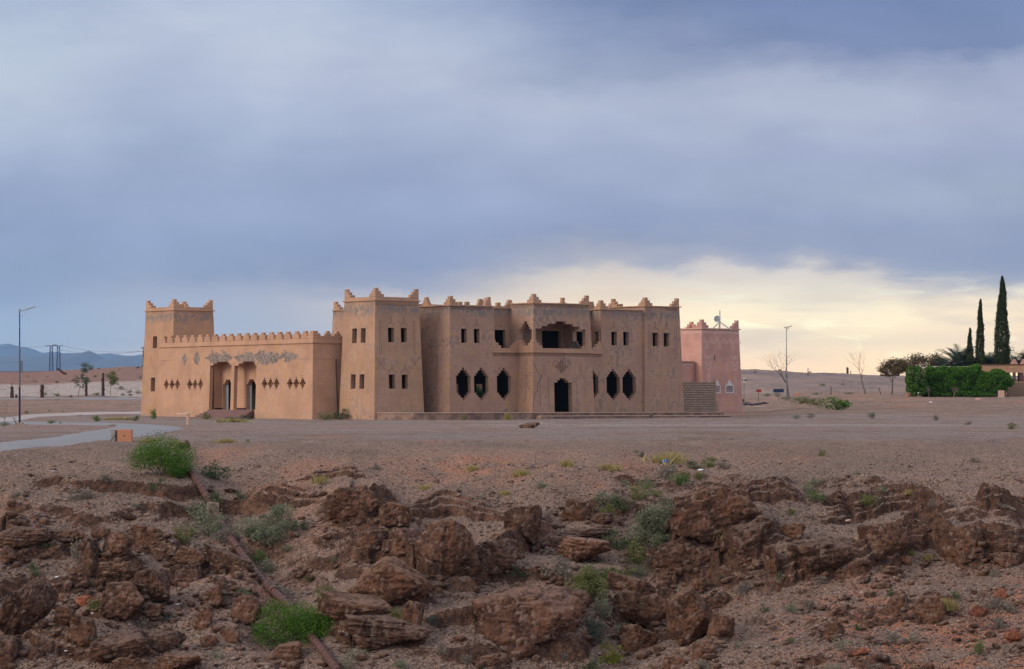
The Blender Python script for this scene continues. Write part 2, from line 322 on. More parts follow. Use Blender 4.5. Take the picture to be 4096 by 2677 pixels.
def H(X, Z, detail=True):
    X = np.asarray(X, float); Z = np.asarray(Z, float); px = 2048+F*X/np.maximum(Z, 30)
    zi = np.clip(np.searchsorted(TZ, Z)-1, 0, len(TZ)-2); fz = np.clip((Z-TZ[zi])/(TZ[zi+1]-TZ[zi]), 0, 1)
    xi = np.clip(np.searchsorted(TPX, px)-1, 0, len(TPX)-2); fx = np.clip((px-TPX[xi])/(TPX[xi+1]-TPX[xi]), 0, 1); fx = fx*fx*(3-2*fx)
    far = (TT[zi, xi]*(1-fx)+TT[zi, xi+1]*fx)*(1-fz)+(TT[zi+1, xi]*(1-fx)+TT[zi+1, xi+1]*fx)*fz
    ng = sst(Z, 112, 98)*sst(Z, 30, 55) if False else (1-sst(Z, 98, 112))*sst(Z, 40, 60)
    g = np.zeros_like(Z)
    for (xa, za, xb, zb, am, wd) in ((-11.8, 102, -5.4, 76, 2.6, 1.5), (6.2, 98, 2.2, 72, 3.6, 1.9)):
        c = xa+(xb-xa)*(Z-za)/(zb-za)+.6*np.sin(Z*.55); g = g+am*np.exp(-((X-c)/wd)**2)
    g = g+(fbm(X*.16, Z*.16, 3, 5)-.5)*7+(fbm(X*.5, Z*.5, 3, 9)-.5)*2.6
    h = np.interp(Z-g*ng, PZ, PH)
    if detail:
        rav = sst(-h, .25, 1.6)*ng
        n1 = fbm(X*.35, Z*.35, 3, 21); n2 = fbm(X*.9, Z*.9, 4, 33)
        st = .85; k = (h+.9*(n1-.5)+.35*(n2-.5))/st; fl = np.floor(k); fr = k-fl
        tr = (fl+sst(fr, .30, .62))*st-.9*(n1-.5)-.35*(n2-.5)
        mk = sst(fbm(X*.22, Z*.22, 3, 44), .47, .62)*rav*.6
        h = h*(1-mk*.85)+tr*mk*.85
        rough = (fbm(X*1.3, Z*1.3, 4, 51, True, .55)-.5)*.26*mk+(fbm(X*3.2, Z*3.2, 4, 61, True, .6)-.5)*(.02+.09*rav*(.25+.75*mk))
        h = h+rough*ng+ledge_h(X, Z)
        pl = sst(Z, 90, 110)
        h = h+pl*(fbm(X*.6, Z*.25, 3, 71)-.5)*np.where(Z < 230, .10, np.minimum(.10+(Z-230)*.0012, 1.2))*sst(np.abs(Z-224), 4, 14+0*Z)
    return np.where(Z > 116, far, h+far*sst(Z, 100, 116)) + (np.where(Z > 116, 1, 0)*((fbm(X*.12, Z*.06, 4, 81)-.5)*np.clip((Z-235)*.004, 0, 1.0)+(fbm(X*.8, Z*.35, 3, 71)-.5)*.06) if detail else 0)
def ipx(px, Z): return (px-2048)/F*Z
_Zs = np.concatenate([np.arange(66, 118, .05), np.arange(118, 300, .5), np.arange(300, 1200, 2.)])
def gp(px, py):                      # ground point first met by the sight line: a design-time survey of the slope
    X = ipx(px, _Zs); h = H(X, _Zs); yy_ = EY-(h-HC)/_Zs*F
    i = np.argmax(yy_ <= py)
    return float(X[i]), float(_Zs[i]), float(h[i])
_L = []
for pts, A, D in (([(-60,2170),(100,2215),(200,2200),(290,2150)], .75, 1.6), ([(290,2330),(420,2345),(560,2320)], .9, 1.2), ([(330,2470),(470,2490),(640,2440)], .6, 1.4), ([(560,2180),(640,2230),(760,2290),(1000,2340)], .6, 1.6),
    ([(1290,2100),(1340,2140),(1440,2140),(1580,2130)], 1.15, 2.2), ([(1600,2120),(1750,2080),(1900,2090),(2060,2120)], .55, 1.6), ([(1360,2250),(1480,2265),(1600,2290),(1700,2345),(1830,2350),(1980,2300),(2090,2210),(2200,2190)], 1.0, 1.8),
    ([(1250,2560),(1400,2590),(1700,2600)], .55, 1.5), ([(2640,2350),(2760,2330),(2880,2280),(2980,2260),(3120,2190)], 1.0, 2.4), ([(2740,2130),(2900,2060),(3060,2030),(3230,2040)], .65, 1.6),
    ([(3090,2330),(3250,2330),(3430,2300),(3600,2265),(3740,2215),(3840,2275),(3960,2260),(4180,2240)], .8, 1.8), ([(3280,2110),(3500,2080),(3700,2090),(3900,2070),(4200,2060)], .6, 1.3), ([(2380,2490),(2560,2500),(2720,2560),(2900,2570)], .6, 1.3),
    ([(1180,1950),(1320,1935),(1480,1930)], .35, 1.2), ([(980,2020),(1150,2040),(1300,2030)], .35, 1.2), ([(3330,1985),(3200,1960)][::-1], .3, 1.0), ([(3350,2500),(3600,2470),(3900,2500)], .3, 1.2), ([(60,2560),(200,2600),(420,2640),(600,2650)], .45, 1.3)):
    P_ = np.array([gp(*q)[:2] for q in pts]); o_ = np.argsort(P_[:, 0]); _L.append((P_[o_, 0], P_[o_, 1], A, D))
LEDGES += _L
def terrain():
    px = np.concatenate([np.linspace(-7000, -420, 60), np.arange(-400, 4500, 6.0), np.linspace(4520, 11000, 60)])
    Z = np.concatenate([np.linspace(44, 66, 40), np.arange(66.06, 104, .065), np.geomspace(104.1, 240, 190), np.geomspace(241, 1100, 190), np.geomspace(1120, 40000, 50)])
    PX, ZZ = np.meshgrid(px, Z); X = ipx(PX, ZZ); Hh = H(X, ZZ)
    n, m = ZZ.shape; V = np.stack([X, ZZ, Hh], -1).reshape(-1, 3)
    i = np.arange((n-1)*m).reshape(n-1, m)[:, :-1].ravel(); Q = np.stack([i, i+1, i+m+1, i+m], 1)
    gx, gz = np.meshgrid(np.linspace(-70, 70, 141), np.linspace(-50, 45, 96)); V2 = np.stack([gx, gz, H(gx, gz)-.02], -1).reshape(-1, 3)
    n2, m2 = gx.shape; i2 = np.arange((n2-1)*m2).reshape(n2-1, m2)[:, :-1].ravel(); Q2 = np.stack([i2, i2+1, i2+m2+1, i2+m2], 1)+len(V)
    return np.vstack([V, V2]), np.vstack([Q, Q2])
def ground_mat(t, b):
    p = pos(t); X, Y, Z = t.xyz(p)[:3]; nz = t.xyz(t.node('ShaderNodeNewGeometry').outputs['True Normal'])[2]
    a = t.noise(p, .16, 5, .6); bb = t.noise(p, .9, 6, .65); c = t.noise(p, 5.5, 5, .7); pb = t.vor(p, 19, 'F1', 'Color'); pr = t.xyz(pb)[0]; pd = t.vor(p, 19)
    far = t.ss(Y, 150, 320)
    base = t.mix(t.ss(a, .38, .62), (.225, .155, .122), (.29, .19, .145))
    base = t.mix(t.m('MULTIPLY', t.ss(t.noise(t.map(p, (.6, .25, 1)), .35, 4, .6), .52, .68), .7), base, (.40, .19, .12))
    grey = t.mix(a, (.265, .215, .205), (.33, .265, .245))
    fore = t.m('MULTIPLY', t.ss(Y, 101, 112), t.ss(Y, 262, 238)); fore = t.m('MULTIPLY', fore, t.ss(t.noise(t.map(p, (.35, .12, 1)), .5, 5, .65), .36, .56))
    base = t.mix(t.m('MULTIPLY', fore, .85), base, grey)
    red = t.m('MULTIPLY', t.ss(Y, 84, 79), t.ss(X, 5, 11)); base = t.mix(t.m('MULTIPLY', red, t.ss(bb, .42, .6)), base, (.38, .16, .095))
    base = t.mix(t.m('MULTIPLY', t.m('MULTIPLY', t.ss(Y, 98, 92), t.ss(c, .45, .65)), .3), base, (.10, .07, .06))
    rock = t.mix(t.ss(c, .35, .7), (.050, .027, .020), (.165, .088, .058)); rock = t.mix(t.ss(bb, .5, .75), rock, (.23, .125, .085))
    steep = t.m('MULTIPLY', t.ss(t.m('ADD', nz, t.m('MULTIPLY', t.m('SUBTRACT', bb, .5), .25)), .88, .70), t.ss(Y, 108, 98)); base = t.mix(steep, base, rock)
    # pale sand flat and reddish hill on the left, mauve desert on the right
    sn = t.noise(t.map(p, (1, .5, 1)), .05, 5, .6)
    left = t.ss(X, 5, -5); wobY = t.m('ADD', Y, t.m('MULTIPLY', t.m('SUBTRACT', sn, .5), 120))
    sand = t.m('MULTIPLY', t.m('MULTIPLY', t.ss(Y, 432, 437), t.ss(wobY, 640, 585)), left)
    spots = t.ss(t.noise(t.map(p, (1, .3, 1)), .55, 4, .6), .57, .66)
    base = t.mix(sand, base, t.mix(spots, (.43, .35, .31), (.24, .175, .145)))
    hill = t.m('MULTIPLY', t.ss(wobY, 590, 645), left); base = t.mix(hill, base, t.mix(sn, (.30, .15, .11), (.22, .14, .12)))
    rt = t.m('MULTIPLY', t.ss(Y, 345, 420), t.ss(X, 10, 20)); base = t.mix(rt, base, t.mix(t.ss(t.noise(t.map(p, (1, .2, 1)), .06, 6, .7), .35, .65), (.20, .15, .145), (.32, .225, .185)))
    fs = t.noise(t.map(p, (1, .22, 1)), .9, 6, .75); base = t.mix(t.m('MULTIPLY', t.m('MULTIPLY', t.ss(fs, .53, .66), far), .6), base, (.10, .078, .07)); base = t.mix(t.m('MULTIPLY', t.m('MULTIPLY', t.ss(fs, .45, .34), far), .4), base, (.42, .31, .26))
    tk = t.m('MULTIPLY', t.bell(t.m('ADD', Y, t.m('MULTIPLY', t.m('SUBTRACT', a, .5), 26)), 172, 15), t.m('MULTIPLY', t.ss(X, -8, 2), t.ss(X, 34, 22))); base = t.mix(t.m('MULTIPLY', tk, .65), base, (.44, .37, .34))
    rd = t.m('MULTIPLY', t.bell(t.m('ADD', Y, t.m('MULTIPLY', t.m('SUBTRACT', a, .5), 50)), 160, 36), t.ss(X, 4, -4)); base = t.mix(t.m('MULTIPLY', rd, .5), base, (.38, .25, .21))
    wp = t.m('MULTIPLY', t.bell(Y, 905, 40), t.ss(X, 88, 100)); base = t.mix(wp, base, (.55, .47, .44))
    fp = t.ss(Y, 1100, 1300); base = t.mix(fp, base, (.13, .105, .105))
    blob = t.m('MULTIPLY', t.m('MULTIPLY', t.bell(X, -1.5, 5.5), t.bell(Y, 94.5, 5)), t.ss(bb, .38, .60)); base = t.mix(t.m('MULTIPLY', blob, .75), base, (.47, .21, .125))
    pn = t.noise(t.map(p, (1, .3, 1)), 1.5, 7, .72); base = t.mix(t.m('MULTIPLY', t.m('MULTIPLY', t.ss(Y, 95, 108), t.ss(pn, .50, .66)), .55), base, (.12, .092, .085)); base = t.mix(t.m('MULTIPLY', t.m('MULTIPLY', t.ss(Y, 95, 108), t.ss(pn, .46, .34)), .45), base, (.42, .33, .285))
    for yc, sl, am in ((196, .22, .5), (200.5, .22, .5), (140, -.12, .35), (143.2, -.12, .35)):
        tk2 = t.bell(t.m('ADD', t.m('ADD', Y, t.m('MULTIPLY', X, sl)), t.m('MULTIPLY', t.m('SUBTRACT', a, .5), 22)), yc, 1.5); base = t.mix(t.m('MULTIPLY', tk2, am), base, (.43, .36, .33))
    # pebbles
    base = t.mix(t.m('MULTIPLY', t.ss(pr, .72, .9), t.m('MULTIPLY', t.m('SUBTRACT', 1, steep), t.m('SUBTRACT', .6, t.m('MULTIPLY', far, .6)))), base, (.36, .27, .23)); base = t.mix(t.m('MULTIPLY', t.ss(pr, .26, .10), t.m('SUBTRACT', .8, t.m('MULTIPLY', far, .8))), base, (.075, .055, .055))
    base = t.mix(.35, base, t.mix(c, (.12, .12, .12), (.88, .88, .88)), 'OVERLAY')
    near = t.ss(Y, 400, 150)
    bump(t, b, t.m('MULTIPLY', near, t.m('ADD', t.m('MULTIPLY', pd, -1.0), t.m('MULTIPLY', c, 1.2))), .05)
    return base
V, Q = terrain()
M['ground'] = mat('stony_desert_ground', ground_mat, 1.0, .05)
tag(mesh_np('ground', V, Q, M['ground'], smooth=False), kind='structure')
def drape(name, left, right, m, sub=18, off=.05):
    # strip between two surveyed edges, draped on the ground
    def dense(pts, n):
        P = np.array([gp(*q)[:2] for q in pts]); tt = np.linspace(0, len(P)-1, n); return np.stack([np.interp(tt, np.arange(len(P)), P[:, k]) for k in (0, 1)], 1)
    n = 160; A = dense(left, n); B_ = dense(right, n)
    for _ in range(6):
        A[1:-1] = (A[:-2]+A[1:-1]*2+A[2:])/4; B_[1:-1] = (B_[:-2]+B_[1:-1]*2+B_[2:])/4
    for E_, sd in ((A, 3), (B_, 8)): w2 = (fbm(np.arange(n)*.35, np.arange(n)*0+sd, 4, sd, False, .7)-.5)*.7; w2[0] = w2[-1] = 0; E_[:, 1] += w2*.9
    s = np.linspace(0, 1, sub)[None, :, None]; P = A[:, None]*(1-s)+B_[:, None]*s
    h = H(P[..., 0], P[..., 1])+off*np.clip(1-np.abs(s[..., 0]*2-1)**10*2.2, -1, 1); V = np.concatenate([P, h[..., None]], -1).reshape(-1, 3)
    i = np.arange((n-1)*sub).reshape(n-1, sub)[:, :-1].ravel(); Q = np.stack([i, i+1, i+sub+1, i+sub], 1)
    return tag(mesh_np(name, V, Q, m), kind='structure')
def road_mat(t, b):
    p = pos(t); n = t.noise(t.map(p, (.5, .5, 1)), .5, 5, .6); c = t.noise(p, 7, 4, .7); bump(t, b, c, .03)
    return t.mix(.3, t.mix(n, (.20, .20, .215), (.30, .29, .305)), t.mix(c, (.1, .1, .1), (.9, .9, .9)), 'OVERLAY')
M['road'] = mat('grey_worn_asphalt', road_mat)
M['track'] = simple('pale_gravel_track', (.40, .34, .325), .15, .4)
drape('road', [(-420, 1800), (-100, 1780), (60, 1767), (250, 1745), (380, 1722), (470, 1708), (450, 1702), (330, 1701), (150, 1700), (30, 1698), (-200, 1696)],
      [(-420, 1850), (-100, 1822), (60, 1802), (260, 1787), (430, 1772), (610, 1744), (760, 1716), (640, 1700), (400, 1692), (200, 1690), (-200, 1688)], M['road'])
drape('gravel_track', [(-300, 1686), (40, 1689), (100, 1680), (160, 1668), (300, 1662), (420, 1658), (600, 1656)], [(-300, 1672), (0, 1672), (60, 1666), (120, 1658), (300, 1651), (420, 1648), (600, 1647)], M['track'], off=.05)
drape('far_road', [(-600, 1600), (0, 1600), (300, 1598), (700, 1595)], [(-600, 1594), (0, 1594), (300, 1591), (700, 1588)], M['road'], 6, .12)
# ------------------------------------------------------------------ mountains
def mtn(t, b):
    p = pos(t); return t.mix(t.noise(p, .002, 6, .6), (.07, .085, .11), (.15, .155, .17))  # part of the blue distance haze is mixed into these base colours
M['mtn'] = mat('haze_tinted_mountain', mtn)
def ridge(name, pts, D, seed):
    px = np.arange(pts[0][0], pts[-1][0], 5.0); yt = np.interp(px, [q[0] for q in pts], [q[1] for q in pts]); k = np.exp(-np.linspace(-2, 2, 9)**2); k /= k.sum(); yt = np.convolve(np.pad(yt, 4, 'edge'), k, 'valid')
    yt += (fbm(px*.03, px*0+seed, 4, seed)-.5)*7
    top = HC+(EY-yt)/F*D; X = ipx(px, D); rows = np.linspace(-1, 1, 41); base = HC+(EY-1486)/F*D-40
    Vv = []
    for r in rows:
        f = (1-abs(r))**1.1; Zr = D+r*2600; sp = fbm(X*.0022, X*0+Zr*.0009, 4, seed+3, True)
        hh = base+(top-base)*f*(1-.38*(1-f)*sp*1.6*abs(r)**.3); hh = np.where(abs(r) < 1e-6, top, hh)
        Vv.append(np.stack([X, X*0+Zr, hh], -1))
    Vv = np.concatenate(Vv); m = len(px); n = len(rows); i = np.arange((n-1)*m).reshape(n-1, m)[:, :-1].ravel()
    return tag(mesh_np(name, Vv, np.stack([i, i+1, i+m+1, i+m], 1), M['mtn'], smooth=True), kind='structure')
ridge('mountains', [(-2500, 1400), (-900, 1392), (-200, 1400), (0, 1380), (33, 1374), (75, 1384), (121, 1392), (171, 1412), (209, 1407), (259, 1416), (330, 1425), (393, 1419), (443, 1414), (502, 1424), (577, 1420), (800, 1432), (1300, 1450), (2000, 1480)], 26000, 3)
ridge('foothills', [(-2500, 1430), (-600, 1420), (0, 1426), (110, 1424), (184, 1419), (259, 1414), (313, 1414), (340, 1405), (353, 1402), (372, 1406), (389, 1417), (418, 1440), (460, 1427), (493, 1422), (573, 1430), (800, 1445), (1100, 1470), (1500, 1486)], 17000, 8)
# ------------------------------------------------------------------ the clay building
TH = R(38); BX, BY = ipx(1497, 224), 224.0; cT, sT = cos(TH), sin(TH); BT = .034
def fu(px, v0, z=3., b=BT):          # u where the sight line meets the wall plane v = v0
    k = (px-2048)/F; v = v0+b*z; return (k*(BY+v*cT)-BX+v*sT)/(cT-k*sT)
def fv(px, u0, z=3., b=BT):
    k = (px-2048)/F; u = u0+b*z; return (BX+u*cT-k*(BY+u*sT))/(k*cT+sT)
kas = tag(empty('clay_fortress', (BX, BY, 0), TH), 'abandoned two-storey clay building with stepped battlements and a lower orange wing', 'building')
def wall(mb, O, D, N, L, z0, z1, holes=(), t=.42, b=BT, ends='cc'):
    O, D, N = np.array(O, float), np.array(D, float), np.array(N, float)
    rects = [r for h in holes for r in h]
    rnd = lambda v: round(float(v), 4)
    cs = sorted({0.0, rnd(L)} | {rnd(v) for r in rects for v in r[:2] if 0 < v < L}); cz = sorted({rnd(z0), rnd(z1)} | {rnd(v) for r in rects for v in r[2:] if z0 < v < z1})
    def P(s, z, dep):
        if s == 0 and ends[0] == 'c': s = b*z+dep
        elif s == rnd(L) and ends[1] == 'c': s = L-b*z-dep
        p = O+D*s-N*(b*z+dep); return (p[0], p[1], z)
    n, m = len(cs)-1, len(cz)-1
    sol = [[not any(r[0] < (cs[i]+cs[i+1])/2 < r[1] and r[2] < (cz[j]+cz[j+1])/2 < r[3] for r in rects) for j in range(m)] for i in range(n)]
    flip = (D[0]*N[1]-D[1]*N[0]) > 0
    def q(*v): mb.add(v if not flip else v[::-1], [(0, 1, 2, 3)])
    for i in range(n):
        for j in range(m):
            if not sol[i][j]: continue
            s0, s1, a, c = cs[i], cs[i+1], cz[j], cz[j+1]
            q(P(s0, a, 0), P(s1, a, 0), P(s1, c, 0), P(s0, c, 0)); q(P(s1, a, t), P(s0, a, t), P(s0, c, t), P(s1, c, t))
            if (i == 0 and ends[0] == 'f') or (i > 0 and not sol[i-1][j]): q(P(s0, a, t), P(s0, a, 0), P(s0, c, 0), P(s0, c, t))
            if (i == n-1 and ends[1] == 'f') or (i < n-1 and not sol[i+1][j]): q(P(s1, a, 0), P(s1, a, t), P(s1, c, t), P(s1, c, 0))
            if j == m-1 or not sol[i][j+1]: q(P(s0, c, 0), P(s1, c, 0), P(s1, c, t), P(s0, c, t))
            if j > 0 and not sol[i][j-1]: q(P(s0, a, t), P(s1, a, t), P(s1, a, 0), P(s0, a, 0))
def front(mb, u0, u1, v, z0, z1, holes=(), **k):     # wall facing -v
    wall(mb, (u0, v), (1, 0), (0, -1), u1-u0, z0, z1, [[(r[0]-u0, r[1]-u0, r[2], r[3]) for r in h] for h in holes], **k)
def left(mb, v0, v1, u, z0, z1, holes=(), **k):      # wall facing -u
    wall(mb, (u, v0), (0, 1), (-1, 0), v1-v0, z0, z1, [[(r[0]-v0, r[1]-v0, r[2], r[3]) for r in h] for h in holes], **k)
def right(mb, v0, v1, u, z0, z1, holes=(), **k):
    wall(mb, (u, v0), (0, 1), (1, 0), v1-v0, z0, z1, [[(r[0]-v0, r[1]-v0, r[2], r[3]) for r in h] for h in holes], **k)
def back(mb, u0, u1, v, z0, z1, holes=(), **k):
    wall(mb, (u0, v), (1, 0), (0, 1), u1-u0, z0, z1, [[(r[0]-u0, r[1]-u0, r[2], r[3]) for r in h] for h in holes], **k)
def keyhole(c, zb=2.18, zt=3.585, hw=.745):
    r = [(c-hw, c+hw, zb, zt)]
    for i, k in enumerate((.545, .345, .12)): r += [(c-k, c+k, zt-.01, zt+.215*(i+1)), (c-k, c+k, zb-.2*(i+1), zb+.01)]
    return r
def win(a, b_, z0, z1): return [(a, b_, z0, z1)]
rngm = random.Random(4)
def mid_merlon(par, m, c, z, along='u', off=0, wd=(.92, .62, .34), st=.235, th=.3):
    mb = MB()
    for k, wv in enumerate(wd):
        h = wv/2*(1+rngm.uniform(-.05, .05)); a, b_ = z+k*st, z+(k+1)*st
        if k: a -= .0
        if along == 'u': mb.box((c-h, off+.002*k, a), (c+h, off+th-.002*k, b_))
        else: mb.box((off+.002*k, c-h, a), (off+th-.002*k, c+h, b_))
    return mb.build('merlon', m, par, bevel=.025)
def corner_merlon(par, m, u, v, su, sv, z, a=(.86, .58, .34), st=.235, th=.3):
    mb = MB()                        # L-shaped stepped corner piece; arms run towards +su, +sv
    for k, L in enumerate(a):
        z0, z1 = z+k*st, z+(k+1)*st; e = .002*k
        pts = [(e, e), (L, e), (L, th-e), (th-e, th-e), (th-e, L), (e, L)]
        P = [(u+su*p[0], v+sv*p[1]) for p in pts]
        if su*sv < 0: P = P[::-1]
        mb.prism(P, z0, z1)
    return mb.build('merlon', m, par, bevel=.025)
def ledge(par, m, u0, u1, v0, v1, z, h=.09, pr=.13, th=.28, name='cornice', sides='flrb'):
    mb = MB(); e = pr
    if 'f' in sides: mb.box((u0-(e if 'l' in sides else 0), v0-e, z), (u1+(e if 'r' in sides else 0), v0+th, z+h))
    if 'b' in sides: mb.box((u0-(e if 'l' in sides else 0), v1-th, z), (u1+(e if 'r' in sides else 0), v1+e, z+h))
    a = v0+(th if 'f' in sides else 0); c = v1-(th if 'b' in sides else 0)
    if 'l' in sides: mb.box((u0-e, a, z), (u0+th, c, z+h))
    if 'r' in sides: mb.box((u1-th, a, z), (u1+e, c, z+h))
    return mb.build(name, m, par, bevel=.02)
def lines_front(par, m, v0, segs, w_=.035, name='ornament', off=.006):
    mb = MB()
    for (ua, za, ub, zb) in segs:
        L = math.hypot(ub-ua, zb-za)
        if L < 1e-6: continue
        du, dz = (ub-ua)/L, (zb-za)/L; nu, nz_ = -dz*w_/2, du*w_/2
        P = []
        for (u, z) in ((ua+nu, za+nz_), (ub+nu, zb+nz_), (ub-nu, zb-nz_), (ua-nu, za-nz_)):
            P.append((u, v0+BT*z-off, z))
        P += [(p[0], p[1]+.02, p[2]) for p in P]
        mb.add(P, [(0, 1, 2, 3), (7, 6, 5, 4), (0, 4, 5, 1), (1, 5, 6, 2), (2, 6, 7, 3), (3, 7, 4, 0)])
    return mb.build(name, m, par)
def lines_left(par, m, u0, segs, w_=.035, name='ornament', off=.006):
    mb = MB()
    for (va, za, vb, zb) in segs:
        L = math.hypot(vb-va, zb-za); du, dz = (vb-va)/L, (zb-za)/L; nu, nz_ = -dz*w_/2, du*w_/2
        P = [(u0+BT*z-off, v, z) for (v, z) in ((va+nu, za+nz_), (vb+nu, zb+nz_), (vb-nu, zb-nz_), (va-nu, za-nz_))]
        P += [(p[0]+.02, p[1], p[2]) for p in P]
        mb.add(P, [(0, 1, 2, 3), (7, 6, 5, 4), (0, 4, 5, 1), (1, 5, 6, 2), (2, 6, 7, 3), (3, 7, 4, 0)])
    return mb.build(name, m, par)
def xband(a, b_, z0, z1, step=.34):
    n = max(1, round((b_-a)/step)); st = (b_-a)/n; s = [(a, z0, b_, z0)]
    for i in range(n): s += [(a+i*st, z0, a+(i+1)*st, z1), (a+i*st, z1, a+(i+1)*st, z0)]
    return s
def poly(pts): return [(*pts[i], *pts[i+1]) for i in range(len(pts)-1)]
G, W_, TR = M['groove'], M['wall'], M['trim']
ZW, ZL = (6.25, 7.41), (2.5, 3.64)
# corner tower
mb = MB(); Tz = 9.88
front(mb, 0, 4.98, 0, -.6, Tz, [win(a, a+.61, *z_) for a in (1.52, 2.79) for z_ in (ZW, ZL)])
left(mb, 0, 5.02, 0, -.6, Tz, [win(a, a+.67, *z_) for a in (1.55, 2.78) for z_ in ((6.2, 7.38), (2.49, 3.66))])
right(mb, 0, 5.02, 4.98, -.6, Tz); back(mb, 0, 4.98, 5.02, -.6, Tz)
mb.box((.6, .6, 9.1), (4.4, 4.4, 9.25))
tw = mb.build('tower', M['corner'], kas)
q = MB(); q.box((.42, .42, 5.1), (4.55, 4.6, 5.3)); q.box((2.35, .45, .6), (2.5, 4.6, 9.0)); q.build('inner_walls', M['indoor_shade'], tw)
e = BT*9.6
ledge(tw, TR, e, 4.98-e, e, 5.02-e, 9.56)
for (u, v, su, sv) in ((e, e, 1, 1), (4.98-e, e, -1, 1), (e, 5.02-e, 1, -1)): corner_merlon(tw, TR, u+su*.005, v+sv*.005, su, sv, Tz+.004)
og = []
for c in (1.83, 3.1):
    for zt in (7.41, 3.64): og += poly([(c-.42, zt+.1), (c-.42, zt+.22), (c-.24, zt+.22), (c-.24, zt+.38), (c-.05, zt+.38), (c-.05, zt+.85), (c+.05, zt+.85), (c+.05, zt+.38), (c+.24, zt+.38), (c+.24, zt+.22), (c+.42, zt+.22), (c+.42, zt+.1)])
for c in (.75, 4.1):
    og += poly([(c-.08, 8.0), (c-.08, 5.3), (c+.08, 5.3), (c+.08, 8.0), (c-.08, 8.0)])
    for zz, sg in ((4.95, 1), (4.1, -1)):
        og += poly([(c-.55, zz), (c-.3, zz), (c-.3, zz-.22*sg), (c-.12, zz-.22*sg), (c-.12, zz-.45*sg), (c+.12, zz-.45*sg), (c+.12, zz-.22*sg), (c+.3, zz-.22*sg), (c+.3, zz), (c+.55, zz)])
lines_front(tw, G, 0, og, .022)
lines_front(tw, G, 0, xband(.4, 4.5, 9.22, 9.42), .022, 'frieze')
# main block
VB, VR, VC = -1.4, -.2, -3.3; U1, U2, U3, U4, U5, U6 = 6.42, 10.97, 13.56, 20.2, 22.65, 27.2; YD = 4.5; VE = 16.
mb = MB()
left(mb, VB, VE, U1, .5, 9.3, [win(8, 10, 5.9, 7.4)], ends='cc')
front(mb, U1, U2+.3, VB, .5, 9.3, [win(7.82, 8.42, *ZW), win(9.13, 9.73, *ZW)]+[[r for r in keyhole(c)] for c in (7.97, 9.79)], ends='cf')
front(mb, U2+.3, U3+.5, VB, .5, 5.5, [keyhole(12.14)], ends='ff')
front(mb, U4-.5, U5, VB, .5, 5.5, [keyhole(21.5)], ends='ff')
front(mb, U5, U6+.4, VB, .5, 9.3, [win(23.78, 24.4, *ZW), win(25.1, 25.73, *ZW), keyhole(23.88), keyhole(25.65)], ends='ff')
right(mb, VB+.37, VR+.3, U2+.62, 5.52, 9.3, ends='ff')                       # return of the left pavilion
left(mb, VB+.42, VR+.3, U5-.3, 5.52, 9.3, [win(-.92, -.25, 5.6, 7.4)], ends='ff')
front(mb, U2+.25, U5+.05, VR, 5.52, 9.3, [win(11.5, 13.33, 5.6, 7.4), win(fu(2168, VR, 7), fu(2243, VR, 7), 5.6, 7.42), win(fu(2294, VR, 7), fu(2337, VR, 7), 5.6, 7.4)], ends='ff', t=.34)
# inner (courtyard) wall, with the opening the garden shows through
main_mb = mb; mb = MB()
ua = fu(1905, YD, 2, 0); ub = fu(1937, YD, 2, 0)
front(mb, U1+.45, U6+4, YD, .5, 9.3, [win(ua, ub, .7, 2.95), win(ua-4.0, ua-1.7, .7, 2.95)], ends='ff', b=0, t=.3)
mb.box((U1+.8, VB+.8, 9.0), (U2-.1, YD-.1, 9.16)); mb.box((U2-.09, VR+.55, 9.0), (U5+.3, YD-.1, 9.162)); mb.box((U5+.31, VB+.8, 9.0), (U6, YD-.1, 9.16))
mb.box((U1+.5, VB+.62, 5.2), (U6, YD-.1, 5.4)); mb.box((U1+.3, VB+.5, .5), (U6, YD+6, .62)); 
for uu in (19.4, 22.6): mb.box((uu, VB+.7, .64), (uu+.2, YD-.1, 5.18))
mb.box((26.8, VB+.8, .64), (26.95, YD-.1, 8.98))  # added near-black lining so the right-hand windows read dark
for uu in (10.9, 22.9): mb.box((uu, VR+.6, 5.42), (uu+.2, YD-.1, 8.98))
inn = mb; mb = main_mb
back(mb, U1, U6+4.4, VE, .5, 9.3, ends='cc')
fac = mb.build('main_block', W_, kas); inn.build('inner_walls', M['indoor_shade'], fac)
e = BT*9.25
ledge(fac, TR, U1+e, U2+.0, VB+e, VR+.4, 9.24, .1, sides='fl'); ledge(fac, TR, U1+e, U1+3, VR+.42, VE-e, 9.24, .1, sides='l', name='cornice')
ledge(fac, TR, U2+.28, U3+.3, VR+e, 3, 9.16, .1, sides='f'); ledge(fac, TR, U4-.2, U5-.02, VR+e, 3, 9.16, .1, sides='f')
ledge(fac, TR, U5, U6-.02, VB+e, VR+.9, 9.24, .1, sides='fl'); ledge(fac, TR, U1+e, U6+4, YD, VE-e, 9.24, .1, sides='b')
lines_front(fac, G, VB, xband(U1+.4, U2+.15, 9.0, 9.2, .26), .02, 'frieze')
lines_left(fac, G, U1, xband(VB+.45, 2.5, 9.0, 9.2, .3), .022, 'frieze')
zt = 9.34; zr_ = 9.3
corner_merlon(fac, TR, U1+e+.02, VB+e+.02, 1, 1, zt); corner_merlon(fac, TR, U2-.02, VB+e+.02, -1, 1, zt, a=(.6, .5, .3))
corner_merlon(fac, TR, U1+e+.02, VE-e, 1, -1, zt); corner_merlon(fac, TR, U5+.02, VB+e+.02, 1, 1, zt)
mid_merlon(fac, TR, 2.3, zt, 'v', U1+e, th=.28)
